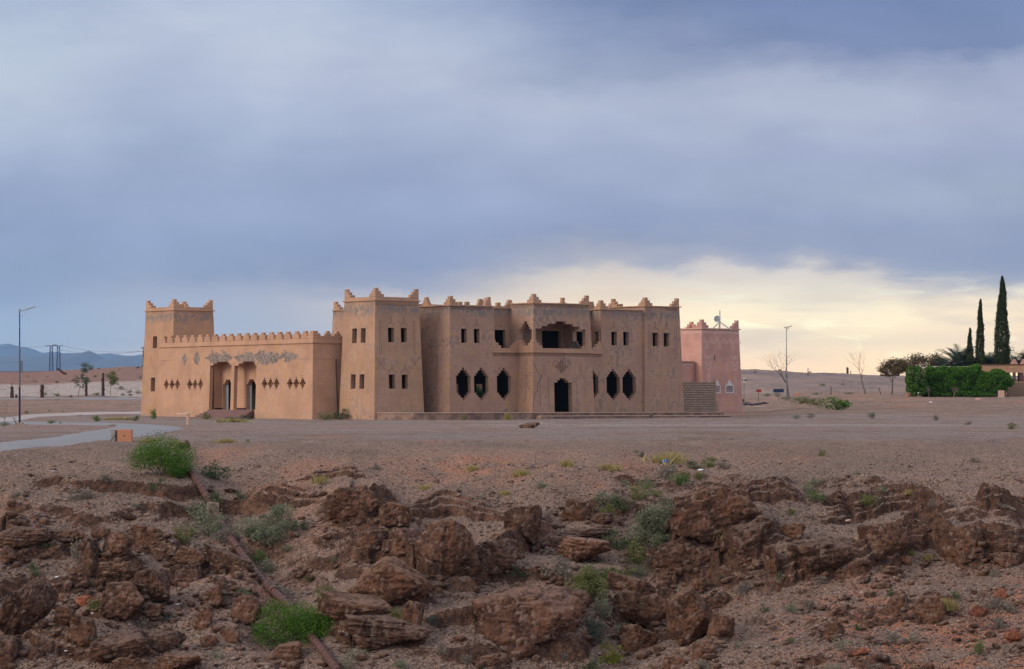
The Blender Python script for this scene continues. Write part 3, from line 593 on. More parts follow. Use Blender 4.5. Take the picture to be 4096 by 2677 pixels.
for px, top, w3_ in ((1844, 1207, (.42, .40, .36)), (1872, 1207, (.42, .40, .36)), (1926, 1196, (.7, .55, .4)), (1952, 1192, (.8, .6, .4)), (2369, 1207, (.62, .5, .38)), (2449, 1214, (.85, .6, .4)), (2487, 1216, (.62, .45, .34))):
    zt_ = HC+(EY-top)/F*(BY+fu(px, YD, 9.8, 0)*sT+YD*cT); mid_merlon(fac, TR, fu(px, YD, 9.8, 0), zt_-.66, 'u', YD+.01, wd=w3_, st=.22)
q = MB(); q.box((U1+.4, YD-.02, 9.305), (U6+2, YD+.32, 9.56)); q.build('rear_parapet', TR, fac)
for px in (2008, 2236): mid_merlon(fac, TR, fu(px, VE, 9.5), zt, 'u', VE-e-.3, wd=(.9, .6, .42))
mid_merlon(fac, TR, fu(1996, VR, 9.5), 9.262, 'u', VR+e, wd=(.66, .4, .36), st=.14)
mid_merlon(fac, TR, fu(2041, VR, 9.5), 9.262, 'u', VR+e, wd=(.9, .62, .36), st=.22); mid_merlon(fac, TR, fu(2361, VR, 9.5), 9.265, 'u', VR+e, wd=(.7, .5, .36))
og = []
for c in (8.12, 9.43, 24.09, 25.41): og += poly([(c-.42, 7.5), (c-.42, 7.62), (c-.26, 7.62), (c-.26, 7.76), (c-.05, 7.76), (c-.05, 8.2), (c+.05, 8.2), (c+.05, 7.76), (c+.26, 7.76), (c+.26, 7.62), (c+.42, 7.62), (c+.42, 7.5)])
lines_front(fac, G, VB, og, .022)
og = []
for zz in (6.3, ): og += poly([(-.3, zz), (-.3, zz+.2), (-.05, zz+.2), (-.05, zz-.3), (.35, zz-.3), (.35, zz-.6), (.6, zz-.6), (.6, zz-.3), (1.0, zz-.3), (1.0, zz+.2), (1.25, zz+.2), (1.25, zz)])
og += poly([(.38, 5.3), (.38, 2.9), (.58, 2.9), (.58, 5.3), (.38, 5.3)])
lines_left(fac, G, U1, og, .022)
# projecting centre: porch below, loggia above
mb = MB()
front(mb, U3, U4, VC, .5, 5.5, [[(15.9, 17.8, .6, 3.04), (16.25, 17.4, 3.0, 3.24), (16.5, 17.12, 3.2, 3.4)]], t=.5)
left(mb, VC, VB+.5, U3, .5, 5.5, ends='cf'); right(mb, VC, VB+.5, U4, .5, 5.5, ends='cf')
front(mb, U3, U4, VC, 5.52, 9.6, [[(14.06, 19.4, 5.5, 7.49), (14.69, 18.72, 7.45, 7.70), (15.33, 18.05, 7.68, 7.9), (16.21, 17.29, 7.88, 8.11)]])
lh = [[(-2.86, -1.16, 5.5, 7.42), (-2.6, -1.4, 7.4, 7.62), (-2.42, -1.58, 7.6, 7.84), (-2.22, -1.78, 7.82, 8.08)]]
left(mb, VC, VR+.4, U3, 5.52, 9.6, lh, ends='cf'); right(mb, VC, VR+.4, U4, 5.52, 9.6, lh, ends='cf')
mb.box((U3+.75, VC+.75, 9.25), (U4-.75, VR+.6, 9.4)); mb.box((U3+.45, VC+.45, 5.28), (U4-.45, VB+.45, 5.46))
por = mb.build('projecting_porch', W_, kas)
e = BT*9.5
ledge(por, TR, U3+e, U4-e, VC+e, VR+.2, 9.52, .1, sides='flr')
corner_merlon(por, TR, U3+e+.02, VC+e+.02, 1, 1, 9.624); corner_merlon(por, TR, U4-e-.02, VC+e+.02, -1, 1, 9.624)
mid_merlon(por, TR, fu(2246, VR, 9.6), 9.62, 'u', VR+.05, wd=(.6, .3, .3), st=.2)
lines_front(por, G, VC, xband(U3+.38, U4-.42, 9.27, 9.47, .3), .022, 'frieze'); lines_left(por, G, U3, xband(VC+.4, VR, 9.27, 9.47, .3), .022, 'frieze')
D0 = 16.72
og = poly([(D0-.93, 4.3), (D0-.93, 4.65), (D0-.67, 4.65), (D0-.67, 4.85), (D0-.40, 4.85), (D0-.40, 5.08), (D0-.12, 5.08), (D0-.12, 5.5-.02), (D0+.12, 5.48), (D0+.12, 5.08), (D0+.40, 5.08), (D0+.40, 4.85), (D0+.67, 4.85), (D0+.67, 4.65), (D0+.93, 4.65), (D0+.93, 4.3)])
cs_ = .24
for i, j in [(0, 2), (-1, 1), (0, 1), (1, 1), (-2, 0), (-1, 0), (0, 0), (1, 0), (2, 0), (-1, -1), (0, -1), (1, -1), (0, -2)]:
    a, c = D0+(i-.5)*cs_*1.12, 4.38+(j-.5)*cs_*.92; b_, d_ = a+cs_*1.12, c+cs_*.92
    og += poly([(a, c), (b_, c), (b_, d_), (a, d_), (a, c)])+[(a, c, b_, d_), (a, d_, b_, c)]
lines_front(por, G, VC, og, .028, 'door_emblem')
og = []
for c in (14.85, 18.75):
    og += poly([(c-.45, 1.0), (c-.45, 3.5), (c-.28, 3.5), (c-.28, 3.68), (c-.08, 3.68), (c-.08, 4.45), (c+.08, 4.45), (c+.08, 3.68), (c+.28, 3.68), (c+.28, 3.5), (c+.45, 3.5), (c+.45, 1.0)])
lines_front(por, G, VC, og, .02)
og = poly([(-2.35, 1.4), (-2.35, 5.0), (-2.2, 5.0), (-2.2, 1.4), (-2.35, 1.4)])
for zz in (3.85, 2.75): og += poly([(-3.05, zz), (-2.85, zz), (-2.85, zz-.25), (-2.65, zz-.25), (-2.65, zz), (-2.45, zz)])+poly([(-2.1, zz), (-1.9, zz), (-1.9, zz-.25), (-1.7, zz-.25), (-1.7, zz), (-1.5, zz)])
og += poly([(-2.7, 3.0), (-2.7, 3.35), (-2.5, 3.35), (-2.5, 3.6), (-2.05, 3.6), (-2.05, 3.35), (-1.85, 3.35), (-1.85, 3.0), (-2.05, 3.0), (-2.05, 2.75), (-2.5, 2.75), (-2.5, 3.0), (-2.7, 3.0)])
lines_left(por, G, U3, og, .022)
# cracks in the porch wall
lines_front(por, M['dark'], VC, poly([(13.72, 4.6), (13.95, 4.35), (14.1, 4.0), (14.35, 3.75)])+poly([(14.55, 3.62), (14.5, 3.3), (14.2, 3.0), (14.12, 2.3), (13.9, 2.2), (13.8, 1.8), (13.66, 1.3), (13.64, .95)])+[(14.4, 3.62, 14.65, 3.62)], .03, 'crack')
# balcony parapet between the pavilions and round the porch
mb = MB(); zb0, zb1 = 5.5, 5.86; ev = BT*5.5
mb.box((U2+.0, VB+ev-.03, zb0+.002), (U3+.4, VB+ev+.26, zb1)); mb.box((U4-.4, VB+ev-.03, zb0+.002), (U5, VB+ev+.26, zb1))
mb.box((U3+ev-.03, VC+ev-.03, zb0+.003), (U4-ev+.03, VC+ev+.26, zb1+.002)); mb.box((U3+ev-.03, VC+ev+.261, zb0+.003), (U3+ev+.26, VB+ev-.04, zb1+.002)); mb.box((U4-ev-.26, VC+ev+.261, zb0+.003), (U4-ev+.03, VB+ev-.04, zb1+.002))
mb.box((U2-.0, VB+ev-.15, 5.48), (U3+ev+.02, VB+ev+.2, 5.58)); mb.box((U4-ev, VB+ev-.15, 5.48), (U5+.02, VB+ev+.2, 5.58))
mb.box((U3+ev-.14, VC+ev-.14, 5.482), (U4-ev+.14, VC+ev+.1, 5.582)); mb.box((U3+ev-.14, VC+ev+.1, 5.482), (U3+ev+.1, VB+ev-.16, 5.582)); mb.box((U4-ev-.1, VC+ev+.1, 5.482), (U4-ev+.14, VB+ev-.16, 5.582))
bal = mb.build('balcony_parapet', TR, kas, bevel=.02)
def half(u, v, d_, z, along='u'):
    mb = MB()
    for k, L in enumerate((.95, .66, .36)):
        a, b_ = (0, L) if d_ > 0 else (-L, 0)
        if along == 'u': mb.box((u+a, v+.002*k, z+k*.225), (u+b_, v+.26-.002*k, z+(k+1)*.225))
        else: mb.box((u+.002*k, v+a, z+k*.225), (u+.26-.002*k, v+b_, z+(k+1)*.225))
    return mb.build('merlon', TR, bal, bevel=.02)
half(U2+.01, VB+ev, 1, zb1+.001); half(U5-.01, VB+ev, -1, zb1+.001); half(U3+.3, VB+ev, -1, zb1+.001); half(VB*0+U3+ev, VB+ev+.0, -1, zb1+.003, 'v')
corner_merlon(bal, TR, U3+ev, VC+ev, 1, 1, zb1+.003, a=(1.0, .7, .42), st=.22, th=.26); corner_merlon(bal, TR, U4-ev, VC+ev, -1, 1, zb1+.003, a=(1.0, .7, .42), st=.22, th=.26)
corner_merlon(bal, M['inner'], U4-ev-.2, VB+.2, -1, -1, zb1, a=(.9, .6, .4), st=.22, th=.26)
lines_front(bal, G, VB, xband(U2+.1, U3+.1, 5.24, 5.44, .22), .022, 'frieze'); lines_left(bal, G, U3, xband(VC+.25, VB, 5.24, 5.44, .3), .022, 'frieze')
lines_front(bal, G, VC, xband(U3+.25, U4-.25, 5.24, 5.44, .22), .022, 'frieze'); lines_front(bal, G, VB, xband(U4+.1, U5, 5.24, 5.44, .25), .022, 'frieze')
# right tower
mb = MB(); a_, b2 = 27.1, 31.67; v0_, v1_ = -1.62, 3.6
vs = fu(2657.5, 0, 0); vs = None
k_ = (2657.3-2048)/F; usl = b2-BT*6.8; vsl = (BX+usl*cT-k_*(BY+usl*sT))/(k_*cT+sT)
front(mb, a_, b2, v0_, .4, 9.68, [win(28.21, 28.85, 6.22, 7.38), win(29.49, 30.12, 6.22, 7.38)])
left(mb, v0_, v1_, a_, .4, 9.68); right(mb, v0_, v1_, b2, -.4, 9.68, [win(vsl-.05, vsl+.05, 5.9, 7.6)], t=.1); back(mb, a_, b2, v1_, .4, 9.68)
mb.box((a_+.6, v0_+.6, 9.2), (b2-.6, v1_-.6, 9.3)); mb.box((a_+.42, v0_+.42, 5.2), (b2-.42, v1_-.42, 5.4))
t2 = mb.build('tower', W_, kas); e = BT*9.6
ledge(t2, TR, a_+e, b2-e, v0_+e, v1_-e, 9.6)
for (u, v, su, sv) in ((a_+e, v0_+e, 1, 1), (b2-e, v0_+e, -1, 1), (a_+e, v1_-e, 1, -1), (b2-e, v1_-e, -1, -1)): corner_merlon(t2, TR, u+su*.005, v+sv*.005, su, sv, 9.69)
lines_front(t2, G, v0_, xband(29.6, 31.2, 9.33, 9.53, .27), .024, 'frieze')
og = []
for c in (28.53, 29.8): og += poly([(c-.42, 6.3), (c-.42, 7.62), (c-.26, 7.62), (c-.26, 7.76), (c-.05, 7.76), (c-.05, 8.3), (c+.05, 8.3), (c+.05, 7.76), (c+.26, 7.76), (c+.26, 7.62), (c+.42, 7.62), (c+.42, 6.3)])
og += poly([(27.75, 5.2), (27.75, 8.05), (27.95, 8.05), (27.95, 5.2)])+poly([(30.75, 5.2), (30.75, 8.0), (30.95, 8.0), (30.95, 5.2)])
og += poly([(27.6, 8.6), (27.6, 8.85), (27.4, 8.85), (27.4, 9.05), (27.6, 9.05), (27.6, 9.3), (28.05, 9.3), (28.05, 9.05), (28.3, 9.05), (28.3, 8.85), (28.05, 8.85), (28.05, 8.6), (27.6, 8.6)])
lines_front(t2, G, v0_, og, .026)
mb = MB(); right(mb, v1_-.1, VE, b2, -.4, 9.3, ends='fc'); mb.build('side_wall', W_, kas)
# low wing with the recessed entrance
UW = -2.26; V0, V1 = 5.5, 30.1; mb = MB(); zc = 6.62
def cross(c):
    return [(c-.42, c+.42, 2.86, 3.06), (c-.24, c+.24, 2.66, 3.26), (c-.08, c+.08, 2.47, 3.45)]
holes = [cross(c) for c in (28.49, 27.56, 26.63, 24.61, 23.71, 22.81, 12.77, 11.86, 10.94, 8.94, 8.0, 7.06)]
holes += [[(17.95, 21.35, .78, 4.56), (18.2, 20.85, 4.5, 4.71), (18.47, 20.25, 4.7, 4.85)], [(14.05, 17.47, .78, 4.5), (14.27, 16.85, 4.45, 4.67), (14.49, 16.24, 4.6, 4.82)]]
left(mb, V0, V1, UW, -.7, zc, holes, t=.34)
front(mb, UW, U1+.3, V0, -.7, zc, ends='cf'); back(mb, UW, U1, V1, -.7, zc, ends='cf')
mb.box((UW+.6, V0+.6, 6.0), (U1, V1-.6, 6.15)); mb.box((U1-.2, VE, -.7), (U1+.1, V1, 6.6))
# shallow niche backs behind the ornamental openings
mb.box((UW+.62, 6.0, 2.2), (UW+.7, 13.4, 3.8)); mb.box((UW+.62, 22.2, 2.2), (UW+.7, 29.4, 3.8))
wg = mb.build('wing', M['wing'], kas)
mb = MB(); PD = UW+1.36      # porch back wall
jl = fv(892, PD, 1.5, 0); jr = jl-1.55; kl = fv(985, PD, 1.5, 0); kr = kl-1.6
wall(mb, (PD, 13.5), (0, 1), (-1, 0), 8.3, .6, 5.4, [[(jr-13.5, jl-13.5, .7, 2.95), (jr+.2-13.5, jl-.25-13.5, 2.9, 3.15), (jr+.4-13.5, jl-.45-13.5, 3.1, 3.35)], [(kr-13.5, kl-13.5, .7, 2.95), (kr+.2-13.5, kl-.25-13.5, 2.9, 3.15), (kr+.4-13.5, kl-.45-13.5, 3.1, 3.35)]], b=0, ends='ff', t=.45)
mb.box((UW+.6, 21.4, .6), (PD-.001, 21.55, 5.4)); mb.box((UW+.6, 13.8, .6), (PD-.001, 13.97, 5.4)); mb.box((UW+.52, 13.6, 5.0), (PD-.001, 21.8, 5.15)); mb.box((UW+.25, 13.6, .3), (PD+2.5, 21.8, .78))
mb.build('entrance_recess', M['wing'], wg)
for a in (jl, kl):
    q = MB(); q.box((PD+.3, a-.36, .79), (PD+.36, a-.02, 2.9)); dl = q.build('door', M['door'], wg, bevel=.01)
    q = MB(); q.tube((PD+.27, a-.32, 1.75), (PD+.27, a-.22, 1.75), .02); q.build('handle', M['steel'], dl)
q = MB(); q.box((PD+2.4, 13.6, .8), (PD+2.5, 21.8, 5.1)); q.build('hall_wall', M['indoor_shade'], wg)
q = MB(); q.box((UW+.62, 21.38, .785), (PD-.01, 21.398, .93)); q.box((PD-.02, jl+.02, .785), (PD-.004, 21.37, .93)); q.box((PD-.02, kl+.02, .785), (PD-.004, jr-.02, .93)); q.build('skirting', M['skirt'], wg)
mb = MB()
for i in range(5): mb.box((UW-.05-.3*(5-i)*.9, 14.1+.0*i, -.3), (UW+.26, 21.45-.12*i+.0, .775-.155*(4-i)-.001*i)) if False else mb.box((UW-.27*(5-i), 14.2, -.3-.01*i), (UW+.24-.001*i, 21.95-.2*i, .155*(i+1)))
mb.build('entrance_steps', M['steps'], wg, bevel=.015)
e = BT*6.2
ledge(wg, TR, UW+e, U1-.02, V0+e, V1-e, 6.2, .09, .1, sides='fl')
mpx = [650, 679, 709, 739, 769, 799, 829, 858, 888.7, 920, 952, 984, 1015, 1048, 1082, 1115, 1148, 1183, 1217]
for px in mpx: mid_merlon(wg, M['wing'], fv(px, UW, 6.8), zc+.002, 'v', UW+BT*6.7-.01, wd=(.98, .84, .42), st=.2, th=.28).data.materials[0] = M['wing']
corner_merlon(wg, M['wing'], UW+e, V0+e, 1, 1, zc+.002, a=(1.1, .75, .5), st=.2)
for px in (1314, 1352, 1390): mid_merlon(wg, M['wing'], fu(px, V0, 6.8), zc+.002, 'u', V0+e, wd=(1.0, .62, .3), st=.2)
q = MB(); q.path([(fu(1343, V0, 4.2)-.0, V0+BT*4.9-.07, 4.95), (fu(1343, V0, 4.2)+.02, V0+.02, 2.5), (fu(1351, V0, .5), V0-.1, -.2)], [.05]*3); q.build('drainpipe', M['rust'], wg)
lines_left(wg, M['groove'], UW, poly([(29.5, 5.05), (28.6, 5.06), (28.0, 5.04)])+poly([(29.4, 4.65), (29.05, 4.9), (28.9, 5.05)])+poly([(8.6, 4.93), (8.0, 4.95), (6.2, 4.93)])+poly([(7.4, 3.6), (6.9, 3.58)]), .022, 'crack')
lines_front(wg, M['groove'], V0, poly([(UW+.3, 4.93), (-.2, 4.94)]), .018, 'crack')
q = MB(); q.tube((UW+e-.04, fv(762, UW, 6.2), 6.22), (UW+e+.3, fv(762, UW, 6.2), 6.22), .05); q.build('drain_spout', M['dark'], wg)
# rear left tower
mb = MB(); ta, tb, tc, td = -1.9, 2.8, 27.9, 33.32
left(mb, tc, td, ta, -.8, 9.78, [win(30.9, 31.61, 6.19, 7.24), win(31.03, 31.75, 2.37, 3.59)]); front(mb, ta, tb, tc, 5, 9.78); right(mb, tc, td, tb, 4, 9.78); back(mb, ta, tb, td, -.8, 9.78)
mb.box((ta+.6, tc+.6, 9.1), (tb-.6, td-.6, 9.25)); mb.box((ta+.42, td-.9, -.5), (tb-.4, td-.8, 9)); mb.box((ta+1.6, tc+.5, -.5), (ta+1.7, td-.5, 9))
t3 = mb.build('tower', M['left_tower'], kas); e = BT*9.6
ledge(t3, M['wing'], ta+e, tb-e, tc+e, td-e, 9.46, .09)
for (u, v, su, sv) in ((ta+e, tc+e, 1, 1), (tb-e, tc+e, -1, 1), (ta+e, td-e, 1, -1), (tb-e, td-e, -1, -1)): corner_merlon(t3, M['wing'], u+su*.005, v+sv*.005, su, sv, 9.784, st=.22)
# stone terrace in front
mb = MB(); edge = -3.9
mb.prism([(.25, -.12), (2.0, -2.6), (6, -4.3), (U6+6.2, -4.3), (U6+8.5, -2.2), (b2+1.0, 0.6), (.25, .6)], -.4, .56); 
mb.prism([(13.0, -5.1), (U6+6.6, -5.1), (U6+7.4, -4.32), (13.0, -4.32)], -.4, .28)
ter = mb.build('terrace', M['terrace'], None, bevel=.03); ter.location = (BX, BY, 0); ter.rotation_euler = (0, 0, TH)
mb = MB(); mb.prism([(.2, -.16), (1.96, -2.66), (5.98, -4.37), (U6+6.24, -4.37), (U6+6.24, -4.0), (6.1, -4.0), (2.2, -2.35), (.5, -.16)], .53, .585); q = mb.build('edge', M['coping'], ter, bevel=.015); mb = MB(); mb.prism([(12.95, -5.15), (U6+6.6, -5.15), (U6+6.6, -4.8), (12.95, -4.8)], .25, .305); mb.build('edge', M['coping'], ter, bevel=.015)
tag(ter, 'long low worn concrete terrace with one step along the main front', 'terrace')
# rubble on the terrace and in the doorway
# palm in the courtyard seen through the middle ground-floor window
def frond(mb, base, az, el, L, droop, wid=.5, n=18, pitch=0.6):
    p = np.array(base, float); dirv = np.array((cos(az)*cos(el), sin(az)*cos(el), sin(el))); side = np.array((-sin(az), cos(az), 0)); st = L/n; pts = [p.copy()]
    for i in range(n):
        a_el = el-droop*((i+1)/n)**1.4; dv = np.array((cos(az)*cos(a_el), sin(az)*cos(a_el), sin(a_el))); p = p+dv*st; pts.append(p.copy())
        if i < 2: continue
        lw = wid*math.sin(pi*min(1, (i+1)/n*.9+.08))**.6
        for sg in (-1, 1):
            tip = p+side*sg*lw*.85+dv*lw*.75+np.array((0, 0, -.12*lw+.25*lw)); nn = dv*.055*L/2.4
            mb.add([p-nn, p+nn, tip], [(0, 1, 2)])
    mb.path(pts, np.linspace(.03, .008, len(pts)), 4)
def palm(name, loc, L, n, seed, m, trunk_h=.6, label='', group=None, wid=.5, elr=(.25, 1.35)):
    r = random.Random(seed); o = tag(empty(name, loc), label, 'palm', group)
    mb = MB()
    for i in range(n): frond(mb, (0, 0, trunk_h), r.uniform(0, 2*pi), r.uniform(*elr), L*r.uniform(.8, 1.1), r.uniform(.5, 1.3), wid)
    mb.build('crown', m, o); q = MB(); q.tube((0, 0, -.3), (0, 0, trunk_h+.05), .3, .22, 12); q.build('trunk', M['palmtrunk'], o); return o
def loc_of(u, v, z=0): return (BX+u*cT-v*sT, BY+u*sT+v*cT, z)
uu = fu(1922, 8.3, 2, 0)
palm('palm', loc_of(uu, 8.3, .6), 2.6, 46, 5, LM['indoor'], .3, 'green palm in the courtyard, seen through the middle ground-floor window')
# ------------------------------------------------------------------ pink building
PBX, PBY = ipx(2807, 268), 268.; pz = .05
pk = tag(empty('pink_house', (PBX, PBY, pz), R(42)), 'pink plastered tower house with white incised patterns and barred windows', 'building')
pc, ps = cos(R(42)), sin(R(42))
def pu(px, v0=0.): k = (px-2048)/F; return (k*(PBY+v0*pc)-PBX+v0*ps)/(pc-k*ps)
PW = pu(2972); zz = lambda py, px: HC+(EY-py)/F*(PBY+pu(px)*ps)-pz
wz0, wz1 = zz(1569, 2918), zz(1544, 2918); wa, wb = pu(2905.5)+.03, pu(2931.5)+.06; wc_, wd_ = pu(2858)+0, pu(2879)+.03
mb = MB(); Hk = zz(1316, 2820)
front(mb, 0, PW, 0, -.8, Hk+.05, [win(wa, wb, wz0, wz1), win(wc_, wd_, wz0, wz1)]); left(mb, 0, 7, 0, -.8, Hk+.05); right(mb, 0, 7, PW, -.8, Hk+.05); back(mb, 0, PW, 7, -.8, Hk+.05)
mb.box((.5, .5, Hk-.2), (PW-.5, 6.5, Hk-.1))
pw = mb.build('wall', M['pink'], pk); e = BT*Hk
ledge(pw, M['pinktrim'], e, PW-e, e, 7-e, Hk-.02, .12, .14)
for (u, v, su, sv) in ((e, e, 1, 1), (PW-e, e, -1, 1), (e, 7-e, 1, -1), (PW-e, 7-e, -1, -1)): corner_merlon(pw, M['pink'], u, v, su, sv, Hk+.104, a=(.95, .64, .34), st=.27)
mid_merlon(pw, M['pink'], 1.35, Hk+.1, 'u', 6.4, wd=(.9, .7, .5), st=.25)
def zig(a, b_, z0, z1, step=.2):
    n = round((b_-a)/step); st = (b_-a)/n; return [(a, z0, b_, z0)]+[s for i in range(n) for s in ((a+i*st, z0+.03, a+(i+.4)*st, z1), (a+(i+.4)*st, z1, a+(i+.8)*st, z0+.03))]
WL = M['whiteline']
lines_front(pw, WL, 0, zig(e+.05, PW-e-.05, Hk-.36, Hk-.08, .24), .045, 'frieze'); lines_left(pw, WL, 0, zig(e+.05, 6.5, Hk-.36, Hk-.08, .3), .03, 'frieze')
og = []
for i in range(6):
    c = .62+i*(PW-1.1)/5.2; zd = Hk-1.05; og += poly([(c-.2, zd), (c, zd+.22), (c+.2, zd), (c, zd-.22), (c-.2, zd)])
    og += poly([(c+.12, zd-.32), (c+.3, zd-.32), (c+.3, zd-.08), (c+.52, zd-.08), (c+.52, zd-.32), (c+.62, zd-.32)])
    if i % 2 == 0: og += poly([(c+.2, zd-.62), (c+.38, zd-.4), (c+.56, zd-.62), (c+.38, zd-.85), (c+.2, zd-.62)])
for c in (1.1, PW-.95):
    zt = Hk-2.7; og += poly([(c-.6, zt+.2), (c-.42, zt+.2), (c-.42, zt), (c-.22, zt), (c-.22, zt-.2)])+poly([(c+.6, zt+.2), (c+.42, zt+.2), (c+.42, zt), (c+.22, zt), (c+.22, zt-.2)])+poly([(c-.16, zt+.02), (c, zt+.2), (c+.16, zt+.02), (c, zt-.16), (c-.16, zt+.02)])
    for k in (0, 1): og += poly([(c-.5+.1*k, zt-.45-.45*k), (c-.28, zt-.45-.45*k), (c-.28, zt-.65-.45*k), (c-.1, zt-.65-.45*k), (c-.1, zt-.8-.45*k), (c+.1, zt-.8-.45*k), (c+.1, zt-.65-.45*k), (c+.28, zt-.65-.45*k), (c+.28, zt-.45-.45*k), (c+.5-.1*k, zt-.45-.45*k)])
    og += poly([(c-.1, zt-1.5), (c-.1, zt-3.6 if c > 2 else zt-4.2), (c+.1, zt-3.6 if c > 2 else zt-4.2), (c+.1, zt-1.5)])
lines_front(pw, WL, 0, og, .042)
lines_front(pw, M['dark'], 0, poly([(pu(2863)+.1, zz(1420, 2863)), (pu(2861)+.1, zz(1432, 2863)), (pu(2862)+.1, zz(1444, 2863))]), .09, 'crack')
for (a, b_) in ((wa, wb), (wc_, wd_)):
    q = MB(); yv = BT*wz0-.05; fr = .11
    q.box((a-fr, yv, wz0-fr), (b_+fr, yv+.12, wz0)); q.box((a-fr, yv, wz1), (b_+fr, yv+.12, wz1+fr*.8)); q.box((a-fr, yv, wz0), (a, yv+.12, wz1)); q.box((b_, yv, wz0), (b_+fr, yv+.12, wz1))
    cc = (a+b_)/2; hw = (b_-a)/2
    for k, f_ in enumerate((.75, .55, .36, .15)): q.box((cc-hw*f_*1.15, yv+.002*k, wz1+fr*.8+k*.12), (cc+hw*f_*1.15, yv+.1, wz1+fr*.8+(k+1)*.12))
    f_ = q.build('window_frame', M['white'], pw)
    q = MB()
    for i in range(1, 6): q.box((a+(b_-a)*i/6-.012, yv+.02, wz0), (a+(b_-a)*i/6+.012, yv+.045, wz1))
    for i in range(1, 6): q.box((a, yv+.05, wz0+(wz1-wz0)*i/6-.012), (b_, yv+.07, wz0+(wz1-wz0)*i/6+.012))
    q.build('grille', M['white'], f_); q = MB(); q.box((a, yv+.28, wz0), (b_, yv+.3, wz1)); q.build('curtain', M['purple'], f_)
# lower annexe on the left
mb = MB(); av = .95; al = pu(2700, av); ar = -.02
az = HC+(EY-1447)/F*(PBY+ar*ps)-pz
front(mb, al-1, ar+.1, av, -.8, az, ends='cf', b=.02); mb.box((al-.5, av+.35, az-.2), (ar, 6, az-.1))
an = mb.build('annexe', M['pink'], pk); ledge(an, M['pinktrim'], al-1, ar-.0, av, 3, az-.02, .09, .08, sides='f'); mb2 = zig(al-.8, ar-.1, az-.34, az-.1, .22)
lines_front(an, WL, av-.0+(-.014*6)*0, [(s[0], s[1], s[2], s[3]) for s in mb2], .035, 'frieze', off=.09)
# dish on the roof
dz = pz+Hk-.1; dl = lambda px, py, v: None
Zd = PBY+3; dx = ipx(2879.5, Zd); top = HC+(EY-1241)/F*Zd; rb = HC+(EY-1315)/F*Zd
dsh = tag(empty('satellite_dish', (dx, Zd, dz)), 'round pale satellite dish on a tripod mast on the pink roof', 'dish')
q = MB(); q.tube((0, 0, 0), (0, 0, top-dz), .055, .045); q.build('mast', M['steel'], dsh)
ax = [(-.95, -.3), (1.15, -.3), (-.1, 1.0)]
for a in ax: q = MB(); q.tube((a[0], a[1], 0), (0, 0, HC+(EY-1286)/F*Zd-dz), .03); q.tube((a[0], a[1], .0), (0, 0, .75), .025); q.build('leg', M['steel'], dsh)
q = MB(); cx, cz, rr = ipx(2868.5, Zd)-dx, HC+(EY-1277)/F*Zd-dz, 13.5/F*Zd; n = 28
rings = [(0, .02), (.3, .035), (.6, .08), (.85, .15), (1, .21)]; vs_ = []
for fr_, dp in rings:
    for i in range(n): vs_.append((cx+rr*fr_*cos(2*pi*i/n), -.12-dp*.9, cz+rr*fr_*sin(2*pi*i/n)))
for fr_, dp in rings:
    for i in range(n): vs_.append((cx+rr*fr_*cos(2*pi*i/n), -.10-dp*.9+.03, cz+rr*fr_*sin(2*pi*i/n)))
fs = [(k*n+i, k*n+(i+1) % n, (k+1)*n+(i+1) % n, (k+1)*n+i) for k in range(4) for i in range(n)]; nb_ = 5*n
q.add(vs_, fs+[tuple(nb_+j for j in f[::-1]) for f in fs]+[(4*n+i, 4*n+(i+1) % n, nb_+4*n+(i+1) % n, nb_+4*n+i) for i in range(n)])
q.tube((cx, -.1, cz), (0, 0, cz), .05); q.build('dish', M['dish'], dsh, smooth=True); q = MB(); q.tube((cx, -.34, cz), (cx, -.14, cz), .10, .13, 14); q.build('feed', M['steel'], dsh)
# concrete block wall with its post
bw = tag(empty('block_wall', loc_of(31.6, -.9, 0), TH), 'unfinished grey concrete block wall between the clay and pink buildings', 'wall')
L_ = fu(2857, -.9, 2, 0)-31.6; zt = HC+(EY-1529)/F*244.5
mb = MB(); mb.box((-.3, 0, .55), (L_, .2, zt)); mb.build('blocks', M['block'], bw)
mb = MB(); mb.box((L_+.002, -.03, .5), (L_+.2, .23, zt+.03)); mb.build('post', M['concrete'], bw)
mb = MB(); mb.box((-.3, -.15, -.3), (L_+.75, .35, .55)); mb.build('foundation', M['terrace'], bw, bevel=.03)
mb = MB()
for k in range(5): mb.box((L_+.202, .02, .55+k*.2), (L_+.55-.055*k+(.04 if k % 2 else 0), .18, .742+k*.2))
mb.build('broken_blocks', M['concrete'], bw, bevel=.02)
mb = MB(); [mb.tube((L_+.04+.07*i, .1, zt), (L_+.04+.07*i, .1, zt+.35-.05*i), .008) for i in range(3)]; mb.build('rebar', M['rust'], bw)
# ------------------------------------------------------------------ foliage builders
def leaves(P, size, rs, up=.3, aspect=.45):
    # P: (n,3) leaf centres; each leaf a small kite
    n = len(P); a = rs.normal(size=(n, 3)); a[:, 2] = abs(a[:, 2])*up+a[:, 2]*.4; a /= np.linalg.norm(a, axis=1)[:, None]
    b = np.cross(a, rs.normal(size=(n, 3))); b /= np.linalg.norm(b, axis=1)[:, None]; s = size*rs.uniform(.6, 1.4, (n, 1))
    V = np.stack([P-a*s, P+b*s*aspect, P+a*s, P-b*s*aspect], 1).reshape(-1, 3); i = np.arange(n)*4
    return V, np.stack([i, i+1, i+2, i+3], 1)
KIND = {'moss': (.045, 1., .17),  # leaf size (share of height), leaves, clump scale, spread
 'green': (.050, 1.0, .20), 'sage': (.040, 1.0, .16), 'dark': (.045, 1.0, .17), 'dry': (.055, .8, .2), 'olive': (.045, 1.0, .17), 'straw': (.12, .5, .3), 'yellow': (.035, 1.3, .12), 'pale': (.05, .8, .2), 'blue': (.04, 1., .16)}
